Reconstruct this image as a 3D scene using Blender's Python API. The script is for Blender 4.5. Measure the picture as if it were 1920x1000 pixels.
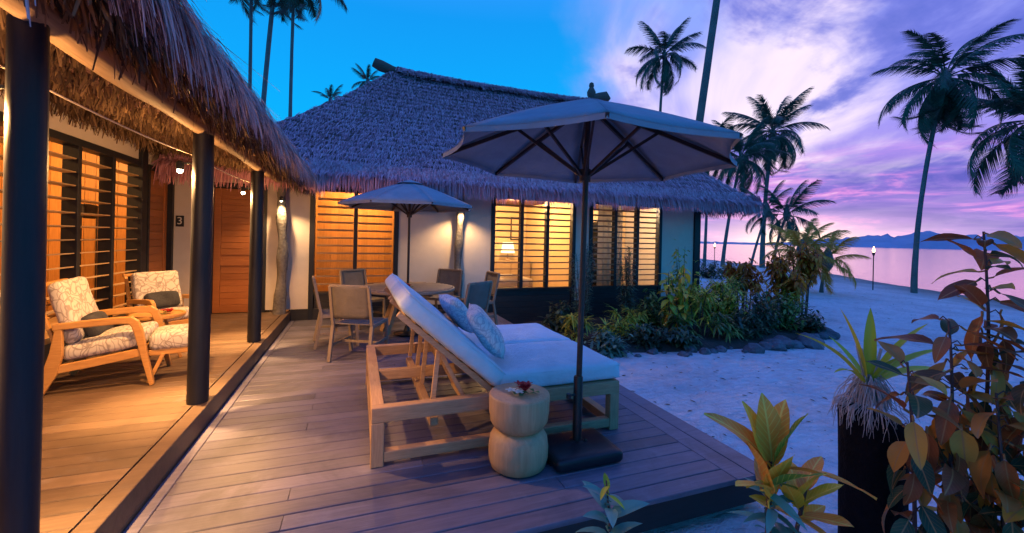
import bpy, bmesh, math, random
from math import sin, cos, pi, radians as R
from mathutils import Vector as V, Matrix, Euler, Quaternion, noise as mnoise

random.seed(7)
for o in list(bpy.data.objects): bpy.data.objects.remove(o)
sc = bpy.context.scene
COL = sc.collection
H = 1.55                                    # camera height above the lower deck (z = 0)

# ------------------------------------------------------------------ camera
cd = bpy.data.cameras.new('camera'); cam = bpy.data.objects.new('camera', cd); COL.objects.link(cam)
cd.sensor_width = 36; cd.lens = 780 / 1920 * 36; cd.shift_y = -51.6 / 1920
cd.clip_start = 0.05; cd.clip_end = 20000
cam.matrix_world = Matrix.Translation((0, 0, H)) @ Matrix.Rotation(R(-20.34), 4, 'Z') @ Matrix.Rotation(R(90), 4, 'X') @ Matrix.Rotation(R(1.31), 4, 'Z')
sc.camera = cam

# ------------------------------------------------------------------ render / exposure
sc.render.engine = 'CYCLES'
sc.cycles.use_denoising = True
try: sc.cycles.denoiser = 'OPENIMAGEDENOISE'
except Exception: pass
sc.cycles.use_adaptive_sampling = True; sc.cycles.adaptive_threshold = .02
sc.cycles.max_bounces = 5; sc.cycles.diffuse_bounces = 2; sc.cycles.glossy_bounces = 2
sc.cycles.transmission_bounces = 4; sc.cycles.transparent_max_bounces = 8
sc.cycles.sample_clamp_indirect = 6; sc.cycles.caustics_reflective = False; sc.cycles.caustics_refractive = False
sc.view_settings.view_transform = 'Standard'; sc.view_settings.look = 'None'
sc.view_settings.exposure = 0; sc.view_settings.gamma = 1

# ------------------------------------------------------------------ node helper
class NT:
    def __init__(s, nt): s.nt = nt; s.l = nt.links
    def n(s, t, ins=None, **props):
        nd = s.nt.nodes.new(t)
        for k, v in props.items(): setattr(nd, k, v)
        for k, v in (ins or {}).items():
            sock = nd.inputs[k]
            if isinstance(v, bpy.types.NodeSocket): s.l.new(v, sock)
            else: sock.default_value = v
        return nd
    def m(s, op, a, b=0.0, c=0.0, clamp=False):
        return s.n('ShaderNodeMath', {0: a, 1: b, 2: c}, operation=op, use_clamp=clamp).outputs[0]
    def vm(s, op, a, b=(0, 0, 0)):
        return s.n('ShaderNodeVectorMath', {0: a, 1: b}, operation=op).outputs[0]
    def ss(s, x, a, b):                      # smoothstep
        nd = s.n('ShaderNodeMapRange', {'Value': x, 'From Min': a, 'From Max': b, 'To Min': 0.0, 'To Max': 1.0}, interpolation_type='SMOOTHSTEP')
        return nd.outputs[0]
    def mix(s, f, a, b, mode='MIX'):
        nd = s.n('ShaderNodeMix', data_type='RGBA', blend_type=mode)
        for i, v in ((0, f), (6, a), (7, b)):
            if isinstance(v, bpy.types.NodeSocket): s.l.new(v, nd.inputs[i])
            elif i == 0: nd.inputs[0].default_value = v
            else: nd.inputs[i].default_value = (*v[:3], 1)
        return nd.outputs[2]
    def noise(s, vec, scale, detail=4, rough=.55, dist=0.0):
        ins = {'Scale': scale, 'Detail': detail, 'Roughness': rough, 'Distortion': dist}
        if vec is not None: ins['Vector'] = vec
        return s.n('ShaderNodeTexNoise', ins).outputs[0]
    def ramp(s, f, stops, interp='LINEAR'):
        nd = s.n('ShaderNodeValToRGB', {0: f}); cr = nd.color_ramp; cr.interpolation = interp
        while len(cr.elements) < len(stops): cr.elements.new(.5)
        for e, (p, c) in zip(cr.elements, stops): e.position = p; e.color = (*c[:3], 1)
        return nd.outputs[0]
    def mapping(s, vec, scale=(1, 1, 1), rot=(0, 0, 0), loc=(0, 0, 0)):
        return s.n('ShaderNodeMapping', {'Vector': vec, 'Scale': scale, 'Rotation': rot, 'Location': loc}).outputs[0]

# ------------------------------------------------------------------ sky (dusk, sunset towards azimuth 54.5 deg)
SUN_AZ = R(54.5)
world = bpy.data.worlds.new('World'); sc.world = world; world.use_nodes = True
wt = NT(world.node_tree); world.node_tree.nodes.clear()
tc = wt.n('ShaderNodeTexCoord').outputs['Generated']
dirn = wt.n('ShaderNodeVectorMath', {0: tc}, operation='NORMALIZE').outputs[0]
sx = wt.n('ShaderNodeSeparateXYZ', {0: dirn}); dx, dy, dz = sx.outputs
hl = wt.m('SQRT', wt.m('ADD', wt.m('MULTIPLY', dx, dx), wt.m('MULTIPLY', dy, dy)))
cs = wt.m('DIVIDE', wt.m('ADD', wt.m('MULTIPLY', dx, sin(SUN_AZ)), wt.m('MULTIPLY', dy, cos(SUN_AZ))), wt.m('MAXIMUM', hl, .001))
el = wt.m('MAXIMUM', dz, 0.0)
den = wt.m('ADD', el, .14)
px_ = wt.m('DIVIDE', dx, den); py_ = wt.m('DIVIDE', dy, den)
pl = wt.n('ShaderNodeCombineXYZ', {0: px_, 1: py_, 2: 0.0}).outputs[0]
plr = wt.n('ShaderNodeVectorRotate', {'Vector': pl, 'Angle': R(38)}, rotation_type='Z_AXIS').outputs[0]
st = wt.mapping(plr, scale=(1.25, .62, 1), loc=(3.1, 1.7, 0))
n1 = wt.noise(st, 1.2, 7, .56, .9)
n2 = wt.noise(wt.mapping(plr, scale=(1.1, .7, 1), loc=(1.6, 6.6, 4.0)), 1.1, 7, .58, .9)
n3 = wt.noise(wt.mapping(plr, scale=(1.3, .8, 1), loc=(1.3, 9.1, 5.0)), 2.6, 5, .6, .3)
csn = wt.m('ADD', cs, wt.m('ADD', wt.m('MULTIPLY', wt.m('SUBTRACT', n2, .5), .10), wt.m('MULTIPLY', wt.m('SUBTRACT', n3, .5), .09)))
mlav = wt.m('MULTIPLY', wt.ss(csn, .865, .975), wt.m('SUBTRACT', 1.0, wt.ss(dz, .5, .85)))
cyan = wt.ramp(dz, [(0, (.03, .46, .92)), (.22, (.003, .42, .95)), (.46, (.006, .30, .84)), (.66, (.06, .27, 1.0)), (1, (.13, .27, 1.15))])
lav = wt.ramp(wt.m('MULTIPLY', dz, 2.0), [(0, (.60, .28, .78)), (.35, (.36, .28, .82)), (.6, (.30, .32, .88)), (1, (.24, .38, .92))])
base = wt.mix(mlav, cyan, lav)
fade = wt.m('SUBTRACT', 1.0, wt.ss(dz, .5, .8))
# broad pale sheet of cloud, then its torn brighter edges, then the heavy blue-violet banks in front
sheet = wt.noise(wt.mapping(plr, scale=(.8, .5, 1), loc=(5.2, 2.4, 7.0)), .9, 3, .5, .4)
bright = wt.m('MULTIPLY', wt.m('MULTIPLY', wt.ss(wt.m('ADD', wt.m('MULTIPLY', sheet, .6), wt.m('MULTIPLY', n1, .4)), .385, .54), wt.ss(csn, .88, .96)), fade)
base = wt.mix(wt.m('MULTIPLY', bright, .95), base, (.98, .82, .97))
dk = wt.m('ADD', wt.m('MULTIPLY', n2, .75), wt.m('MULTIPLY', n3, .25))
dark = wt.m('MULTIPLY', wt.m('MULTIPLY', wt.ss(dk, .46, .58), wt.ss(csn, .90, .97)), fade)
base = wt.mix(wt.m('MULTIPLY', dark, .92), base, wt.ramp(wt.ss(dk, .50, .70), [(0, (.19, .21, .74)), (.5, (.11, .15, .62)), (1, (.06, .10, .48))]))
lowm = wt.m('MULTIPLY', wt.m('SUBTRACT', 1.0, wt.ss(dz, .09, .22)), wt.ss(cs, .78, .95))
band = wt.noise(wt.mapping(dirn, scale=(2.2, 2.2, 15), loc=(1.4, .3, .2)), 2.1, 7, .6, .7)
lowc = wt.ramp(band, [(.36, (.11, .10, .50)), (.48, (.27, .17, .64)), (.56, (.74, .27, .74)), (.65, (1.0, .66, .88))])
base = wt.mix(wt.m('MULTIPLY', lowm, .9), base, lowc)
# the glow where the sun has just gone down
az2 = wt.m('MULTIPLY', wt.m('SUBTRACT', 1.0, cs), 1.0)
g1 = wt.m('EXPONENT', wt.m('MULTIPLY', wt.m('ADD', wt.m('MULTIPLY', az2, 38.0), wt.m('MULTIPLY', wt.m('MULTIPLY', dz, dz), 330.0)), -1.0))
base = wt.mix(wt.m('MULTIPLY', g1, 1.0, clamp=True), base, (1.12, .74, .88))
g2 = wt.m('EXPONENT', wt.m('MULTIPLY', wt.m('ADD', wt.m('MULTIPLY', az2, 420.0), wt.m('MULTIPLY', wt.m('MULTIPLY', dz, dz), 900.0)), -1.0))
base = wt.mix(wt.m('MULTIPLY', g2, .9, clamp=True), base, (1.9, 1.35, .85))
bg = wt.n('ShaderNodeBackground', {'Color': base, 'Strength': 1.12})
wt.l.new(bg.outputs[0], wt.n('ShaderNodeOutputWorld').inputs[0])

# the last of the sun, on the horizon
sd = bpy.data.lights.new('sun', 'SUN'); sun = bpy.data.objects.new('sun', sd); COL.objects.link(sun)
sd.energy = 0.3; sd.angle = R(50); sd.color = (1.0, .42, .26)
sun.rotation_euler = Euler((R(90 - 9), 0, -SUN_AZ + pi), 'XYZ')

# ------------------------------------------------------------------ materials
def new_mat(name):
    m = bpy.data.materials.new(name); m.use_nodes = True; m.node_tree.nodes.clear()
    t = NT(m.node_tree); out = t.n('ShaderNodeOutputMaterial')
    return m, t, out
def finish(t, out, col, rough=.6, bump=None, bstr=.3, bdist=.01, metal=0.0, spec=.4, transl=0.0, coat=0.0):
    ins = {'Base Color': col if isinstance(col, bpy.types.NodeSocket) else (*col[:3], 1), 'Roughness': rough, 'Metallic': metal, 'Specular IOR Level': spec, 'Coat Weight': coat}
    nrm = None
    if bump is not None:
        nrm = t.n('ShaderNodeBump', {'Height': bump, 'Strength': bstr, 'Distance': bdist}).outputs[0]; ins['Normal'] = nrm
    p = t.n('ShaderNodeBsdfPrincipled', ins); sh = p.outputs[0]
    if transl:
        tr = t.n('ShaderNodeBsdfTranslucent', {'Color': ins['Base Color']})
        sh = t.n('ShaderNodeMixShader', {0: transl, 1: sh, 2: tr.outputs[0]}).outputs[0]
    t.l.new(sh, out.inputs[0])
def obj_co(t): return t.n('ShaderNodeTexCoord').outputs['Object']
def pos_co(t): return t.n('ShaderNodeNewGeometry').outputs['Position']
def rnd_obj(t): return t.n('ShaderNodeObjectInfo').outputs['Random']
def rnd_isl(t): return t.n('ShaderNodeNewGeometry').outputs['Random Per Island']

def wood(name, c1, c2, rough=.5, axis=0, scale=1.0, vary=.25, world_space=False, grain=1.0, spec=.35, stain=0.0):
    m, t, out = new_mat(name)
    co = pos_co(t) if world_space else obj_co(t)
    r = rnd_obj(t)
    off = t.n('ShaderNodeCombineXYZ', {0: t.m('MULTIPLY', r, 13.0), 1: t.m('MULTIPLY', r, 7.0), 2: t.m('MULTIPLY', r, 3.0)}).outputs[0]
    co = t.vm('ADD', co, off)
    sc_ = [14, 14, 14]; sc_[axis] = 1.1
    g = t.noise(t.mapping(co, scale=tuple(v * scale for v in sc_)), 3.0, 6, .6, .6)
    big = t.noise(co, 1.7 * scale, 3, .5)
    fine_s = [120, 120, 120]; fine_s[axis] = 4
    fine = t.noise(t.mapping(co, scale=tuple(v * scale for v in fine_s)), 1.0, 3, .6)
    f = t.m('ADD', t.m('MULTIPLY', g, .75), t.m('MULTIPLY', big, .3))
    c = t.ramp(f, [(.3, c1), (.72, c2)])
    v = t.m('ADD', 1 - vary / 2, t.m('MULTIPLY', r, vary))
    c = t.mix(1.0, c, t.n('ShaderNodeCombineXYZ', {0: v, 1: v, 2: v}).outputs[0], 'MULTIPLY')
    c = t.mix(t.m('MULTIPLY', fine, .3), c, tuple(x * .55 for x in c1))
    if stain:
        wp = pos_co(t); sn = t.noise(wp, 1.1, 6, .65, .6); dust = t.noise(wp, 2.7, 6, .7)
        c = t.mix(t.m('MULTIPLY', t.ss(sn, .48, .68), stain), c, tuple(x * .45 for x in c1))
        c = t.mix(t.m('MULTIPLY', t.ss(dust, .56, .72), stain * .45), c, (.28, .28, .33))
        rough = t.m('ADD', rough, t.m('MULTIPLY', sn, .18))
        rr = t.m('ADD', rough, t.m('MULTIPLY', g, .15))
    else: rr = t.m('ADD', rough - .1, t.m('MULTIPLY', g, .25))
    finish(t, out, c, rr, t.m('ADD', g, t.m('MULTIPLY', fine, .7)), .25 * grain, .004, spec=spec)
    return m
def plain(name, col, rough=.6, nscale=30, vary=.2, bstr=.2, metal=0.0, spec=.4, transl=0.0, bd=.004):
    m, t, out = new_mat(name); co = obj_co(t)
    n = t.noise(co, nscale, 5, .6); b = t.noise(co, nscale * .12, 3, .5)
    f = t.m('ADD', t.m('MULTIPLY', n, .5), t.m('MULTIPLY', b, .5))
    c = t.ramp(f, [(.3, tuple(x * (1 - vary) for x in col)), (.7, tuple(min(1, x * (1 + vary)) for x in col))])
    finish(t, out, c, rough, n, bstr, bd, metal, spec, transl)
    return m
def emit(name, col, s):
    m, t, out = new_mat(name)
    e = t.n('ShaderNodeEmission', {'Color': (*col, 1), 'Strength': s}); t.l.new(e.outputs[0], out.inputs[0]); return m

M = {}
M['deck'] = wood('deck_wood', (.095, .088, .125), (.20, .178, .235), .26, 0, 1.0, .55, spec=.5, stain=.6)
M['porch'] = wood('porch_wood', (.115, .068, .04), (.21, .13, .08), .32, 0, 1.0, .45, stain=.45)
M['teak'] = wood('teak', (.36, .20, .11), (.60, .38, .22), .5, 0, 2.0, .15)
M['teak_y'] = wood('teak_y', (.36, .20, .11), (.60, .38, .22), .5, 1, 2.0, .15)
M['teak_z'] = wood('teak_z', (.36, .20, .11), (.60, .38, .22), .5, 2, 2.0, .15)
M['honey'] = wood('honey_wood', (.45, .20, .05), (.66, .34, .10), .4, 0, 2.0, .1)
M['grey_teak'] = wood('grey_teak', (.22, .16, .12), (.36, .27, .20), .6, 2, 2.0, .15)
M['stool'] = wood('stool_wood', (.40, .24, .12), (.60, .40, .23), .5, 2, .7, .1, grain=.25)
M['door'] = wood('door_wood', (.30, .09, .025), (.48, .17, .05), .4, 0, 1.3, .25)
M['orange_boards'] = wood('lining_boards', (.42, .19, .05), (.62, .32, .10), .45, 2, 1.3, .3)
M['dark'] = wood('black_timber', (.010, .011, .016), (.022, .023, .03), .45, 2, 1.0, .2)
M['dark_x'] = wood('black_timber_x', (.018, .016, .018), (.036, .033, .036), .5, 0, 1.0, .3)
M['log'] = wood('log_wood', (.20, .12, .07), (.40, .27, .17), .7, 1, 1.0, .1, grain=2.5)
M['log_x'] = wood('ridge_log', (.10, .06, .05), (.18, .12, .10), .8, 0, 1.0, .1, grain=2.5)
M['slat'] = wood('slat_wood', (.44, .30, .16), (.62, .45, .26), .45, 0, 2.0, .15)
M['slat_dark'] = wood('slat_dark', (.20, .12, .065), (.34, .21, .12), .45, 0, 2.0, .15)
M['slat_y'] = wood('slat_wood_y', (.40, .26, .13), (.58, .40, .22), .45, 1, 2.0, .15)
M['plaster'] = plain('plaster', (.64, .55, .48), .85, 60, .06, .25, bd=.002)
M['cream'] = plain('cream_wall', (.72, .52, .30), .8, 40, .05, .15)
M['trunk_col'] = plain('rough_trunk', (.20, .18, .16), .9, 22, .55, 1.0, bd=.03)
M['black_plastic'] = plain('black_plastic', (.016, .015, .02), .38, 90, .2, .1)
M['steel'] = plain('dark_steel', (.05, .04, .04), .35, 60, .2, .05, metal=.7)
M['uwood'] = wood('umbrella_wood', (.028, .018, .016), (.06, .035, .028), .4, 2, 2.0, .1)
M['cord'] = plain('cord', (.55, .45, .35), .7, 60, .1)
M['sea_rock'] = plain('rock', (.11, .11, .13), .85, 9, .6, 1.0, bd=.04)
M['iron'] = plain('iron', (.02, .02, .02), .5, 50, .2)
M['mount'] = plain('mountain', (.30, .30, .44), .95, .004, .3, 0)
M['red'] = plain('red_petal', (.55, .02, .03), .5, 30, .3, .1, transl=.2)
M['white_petal'] = plain('white_petal', (.8, .78, .66), .5, 30, .1, .1, transl=.2)
M['gleaf'] = plain('green_leaf', (.05, .14, .03), .4, 20, .4, .2, transl=.25)
M['flame'] = emit('flame', (1.0, .50, .16), 14)
M['bulb'] = emit('bulb_glow', (1.0, .80, .50), 60)
M['shade'] = emit('lamp_shade_glow', (1.0, .72, .36), 3.2)
M['white_text'] = plain('pale_paint', (.75, .68, .55), .6, 40, .05)

def fabric(name, col, weave=900, vary=.08, transl=0.0):
    m, t, out = new_mat(name); co = obj_co(t)
    w1 = t.n('ShaderNodeTexWave', {'Vector': co, 'Scale': weave / 6.28, 'Distortion': 1.0}, bands_direction='X').outputs[1]
    w2 = t.n('ShaderNodeTexWave', {'Vector': co, 'Scale': weave / 6.28, 'Distortion': 1.0}, bands_direction='Y').outputs[1]
    b = t.noise(co, 5, 4, .6); wr = t.noise(co, 9, 3, .5, 1.0)
    c = t.ramp(b, [(.3, tuple(x * (1 - vary) for x in col)), (.7, tuple(min(1, x * (1 + vary)) for x in col))])
    hgt = t.m('ADD', t.m('MULTIPLY', t.m('ADD', w1, w2), .06), t.m('MULTIPLY', wr, 1.0))
    finish(t, out, c, .9, t.m('ADD', hgt, t.m('MULTIPLY', t.noise(t.mapping(co, scale=(1, 2.2, 1)), 3.2, 4, .6, 1.6), 1.6)), .55, .02, spec=.15, transl=transl); return m
M['mattress'] = fabric('mattress_fabric', (.62, .73, .83))
M['sling'] = fabric('sling_mesh', (.20, .17, .15), 1500, .15)
M['canopy'] = fabric('canopy_cloth', (.29, .33, .39), 1200, .10, .06)
M['dark_pillow'] = fabric('dark_pillow_cloth', (.05, .05, .055), 900, .3)
M['curtain'] = fabric('curtain_cloth', (.74, .68, .58), 900, .05, .3)

def print_fabric(name, ground, ink, scale, thr=.045, rot=0.0):
    m, t, out = new_mat(name); co = obj_co(t)
    wv = t.vm('ADD', co, t.vm('SCALE', t.n('ShaderNodeTexNoise', {'Vector': co, 'Scale': scale * .5, 'Detail': 2.0}).outputs[1]))
    co2 = t.n('ShaderNodeVectorMath', {0: t.n('ShaderNodeTexNoise', {'Vector': co, 'Scale': scale * .55, 'Detail': 2.0}).outputs[1], 3: .22}, operation='SCALE').outputs[0]
    cw = t.vm('ADD', co, co2)
    vo = t.n('ShaderNodeTexVoronoi', {'Vector': cw, 'Scale': scale}, feature='DISTANCE_TO_EDGE').outputs[0]
    wa = t.n('ShaderNodeTexWave', {'Vector': cw, 'Scale': scale * .8, 'Distortion': 5.0, 'Detail': 2.0}).outputs[1]
    e = t.m('SUBTRACT', 1.0, t.ss(vo, thr * .4, thr * 1.5))
    w2 = t.ss(wa, .80, .97)
    f = t.m('MAXIMUM', t.m('MULTIPLY', e, .8), t.m('MULTIPLY', w2, .6))
    c = t.mix(f, ground, ink)
    b = t.noise(co, 60, 3, .6)
    finish(t, out, c, .9, b, .2, .004, spec=.15); return m
M['print'] = print_fabric('leaf_print_fabric', (.56, .50, .44), (.24, .19, .17), 9, .05)
M['pillow_print'] = print_fabric('coral_print_fabric', (.68, .68, .72), (.34, .38, .48), 14, .07)

def thatch(name, cols, rough=.9):
    m, t, out = new_mat(name); r = rnd_isl(t); co = pos_co(t)
    n = t.noise(co, 1.3, 4, .6)
    f = t.m('ADD', t.m('MULTIPLY', r, .55), t.m('MULTIPLY', n, .58))
    c = t.ramp(f, [(.16, cols[0]), (.5, cols[1]), (.92, cols[2])])
    fine = t.noise(co, 160, 2, .5)
    finish(t, out, c, rough, fine, .3, .002, spec=.2); return m
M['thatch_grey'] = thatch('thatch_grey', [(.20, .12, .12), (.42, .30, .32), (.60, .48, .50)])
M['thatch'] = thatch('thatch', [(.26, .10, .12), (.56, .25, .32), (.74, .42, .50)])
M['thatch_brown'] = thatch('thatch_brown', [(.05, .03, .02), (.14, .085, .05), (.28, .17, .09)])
def thatch_base():
    m, t, out = new_mat('thatch_base'); co = pos_co(t)
    n = t.noise(co, 22, 5, .7); b = t.noise(co, 1.2, 3, .5)
    c = t.ramp(t.m('ADD', t.m('MULTIPLY', n, .7), t.m('MULTIPLY', b, .3)), [(.3, (.10, .05, .05)), (.7, (.30, .17, .17))])
    finish(t, out, c, .95, n, 1.0, .018, spec=.1); return m
M['thatch_base'] = thatch_base()
def sand():
    m, t, out = new_mat('sand'); co = pos_co(t)
    a = t.noise(co, 1.1, 6, .62); b = t.noise(co, 9, 5, .65); f = t.noise(co, 70, 4, .7)
    rip = t.noise(t.mapping(co, scale=(1, 2.6, 1), rot=(0, 0, .5)), 5, 5, .65, .8)
    c = t.ramp(t.m('ADD', t.m('MULTIPLY', a, .55), t.m('MULTIPLY', b, .45)), [(.32, (.44, .40, .43)), (.5, (.63, .57, .61)), (.68, (.76, .69, .73))])
    speck = t.ss(t.noise(co, 33, 2, .5), .68, .76)
    patch = t.ss(t.noise(co, .5, 5, .6), .5, .66)
    c = t.mix(t.m('MULTIPLY', speck, t.m('MULTIPLY', patch, .75)), c, (.09, .07, .06))
    wet = t.n('ShaderNodeSeparateXYZ', {0: co}).outputs[2]
    w = t.m('SUBTRACT', 1.0, t.ss(wet, -.68, -.44))
    c = t.mix(t.m('MULTIPLY', w, .8), c, (.13, .105, .085))
    vor = t.n('ShaderNodeTexVoronoi', {'Vector': t.vm('ADD', co, t.n('ShaderNodeVectorMath', {0: t.n('ShaderNodeTexNoise', {'Vector': co, 'Scale': 2.0}).outputs[1], 3: .5}, operation='SCALE').outputs[0]), 'Scale': 3.4}, feature='SMOOTH_F1').outputs[0]
    rip = t.m('ADD', rip, t.m('MULTIPLY', t.ss(vor, .0, .55), .9))
    hgt = t.m('ADD', t.m('ADD', t.m('MULTIPLY', rip, 1.0), t.m('MULTIPLY', b, .8)), t.m('MULTIPLY', f, .10))
    finish(t, out, c, .9, hgt, 1.0, .062, spec=.2); return m
M['sand'] = sand()
def water():
    m, t, out = new_mat('water'); co = pos_co(t)
    n = t.noise(t.mapping(co, scale=(.9, .9, 1)), .55, 5, .55, .3)
    n2 = t.noise(co, 3.0, 3, .5)
    finish(t, out, (.10, .07, .17), .10, t.m('ADD', n, t.m('MULTIPLY', n2, .25)), .30, .10, spec=.5); return m
M['water'] = water()

def leafmat(name, stops, rough=.35, island=False, transl=.28, vein=None, spec=.45):
    m, t, out = new_mat(name); r = rnd_isl(t) if island else rnd_obj(t)
    uv = t.n('ShaderNodeUVMap').outputs[0]; su = t.n('ShaderNodeSeparateXYZ', {0: uv})
    co = obj_co(t); n = t.noise(co, 9, 4, .6)
    c = t.ramp(t.m('ADD', t.m('MULTIPLY', r, .86), t.m('MULTIPLY', n, .16)), stops)
    if vein:
        u = t.m('ABSOLUTE', t.m('SUBTRACT', su.outputs[0], .5))
        mid = t.m('SUBTRACT', 1.0, t.ss(u, .012, .05))
        ang = t.m('SUBTRACT', t.m('MULTIPLY', su.outputs[1], 9.0), t.m('MULTIPLY', u, 5.0))
        fr = t.m('ABSOLUTE', t.m('SUBTRACT', t.m('FRACT', ang), .5))
        side = t.m('SUBTRACT', 1.0, t.ss(fr, .03, .10))
        f = t.m('MAXIMUM', t.m('MULTIPLY', mid, .9), t.m('MULTIPLY', side, vein[1]))
        c = t.mix(f, c, vein[0])
    finish(t, out, c, rough, n, .2, .004, spec=spec, transl=transl); return m
M['leaf_dark'] = leafmat('garden_tall_leaf', [(.0, (.02, .06, .04)), (.22, (.05, .08, .03)), (.38, (.24, .06, .025)), (.56, (.44, .12, .03)), (.78, (.62, .26, .04)), (1, (.58, .40, .06))], .5, vein=((.46, .22, .08), .25), transl=.34)
M['leaf_croton'] = leafmat('croton_leaf', [(.0, (.06, .18, .02)), (.3, (.22, .36, .03)), (.42, (.74, .54, .04)), (.68, (.86, .42, .04)), (1, (.82, .24, .04))], .45, vein=((.80, .66, .12), .6))
M['leaf_teal'] = leafmat('teal_leaf', [(0, (.05, .20, .18)), (1, (.14, .38, .32))], .4)
M['leaf_brom'] = leafmat('strap_leaf', [(0, (.22, .34, .02)), (.6, (.50, .54, .04)), (1, (.70, .52, .04))], .4)
M['f_yellow'] = leafmat('foliage_yellow', [(0, (.08, .14, .03)), (.35, (.32, .36, .04)), (.7, (.64, .54, .06)), (1, (.70, .40, .05))], .4, True)
M['f_green'] = leafmat('foliage_green', [(0, (.03, .08, .04)), (.5, (.12, .20, .06)), (1, (.32, .38, .08))], .45, True)
M['f_teal'] = leafmat('foliage_teal', [(0, (.04, .10, .09)), (.6, (.12, .24, .18)), (1, (.26, .36, .20))], .5, True)
M['f_orange'] = leafmat('foliage_orange', [(0, (.28, .07, .015)), (.4, (.62, .17, .025)), (.8, (.80, .30, .03)), (1, (.75, .48, .06))], .5, True, .5)  # rust foliage, its colour raised to carry the warm light on it
M['f_dark'] = leafmat('foliage_dark', [(0, (.02, .045, .035)), (.6, (.06, .10, .06)), (1, (.16, .19, .08))], .5, True)
M['palm'] = leafmat('palm_leaf', [(0, (.02, .05, .035)), (.6, (.04, .085, .05)), (1, (.08, .12, .06))], .4, True, .2)
M['palm_warm_lit'] = leafmat('palm_leaf_warm_lit', [(0, (.34, .14, .02)), (.6, (.70, .32, .04)), (1, (.82, .50, .07))], .5, True, .5)  # palm leaf with warm orange light put into its colour
M['palm_trunk'] = plain('palm_trunk', (.16, .13, .12), .9, 14, .35, .8, bd=.03)
M['stem'] = plain('stem', (.10, .05, .045), .7, 40, .3, .4)
M['root'] = thatch('air_roots', [(.30, .22, .20), (.48, .38, .36), (.62, .54, .52)])
M['stump'] = plain('charred_stump', (.006, .0055, .008), .85, 18, .5, 1.0, spec=.12, bd=.03)
M['litter'] = leafmat('dry_litter', [(0, (.08, .06, .05)), (1, (.22, .16, .12))], .9, True, .1)

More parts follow.
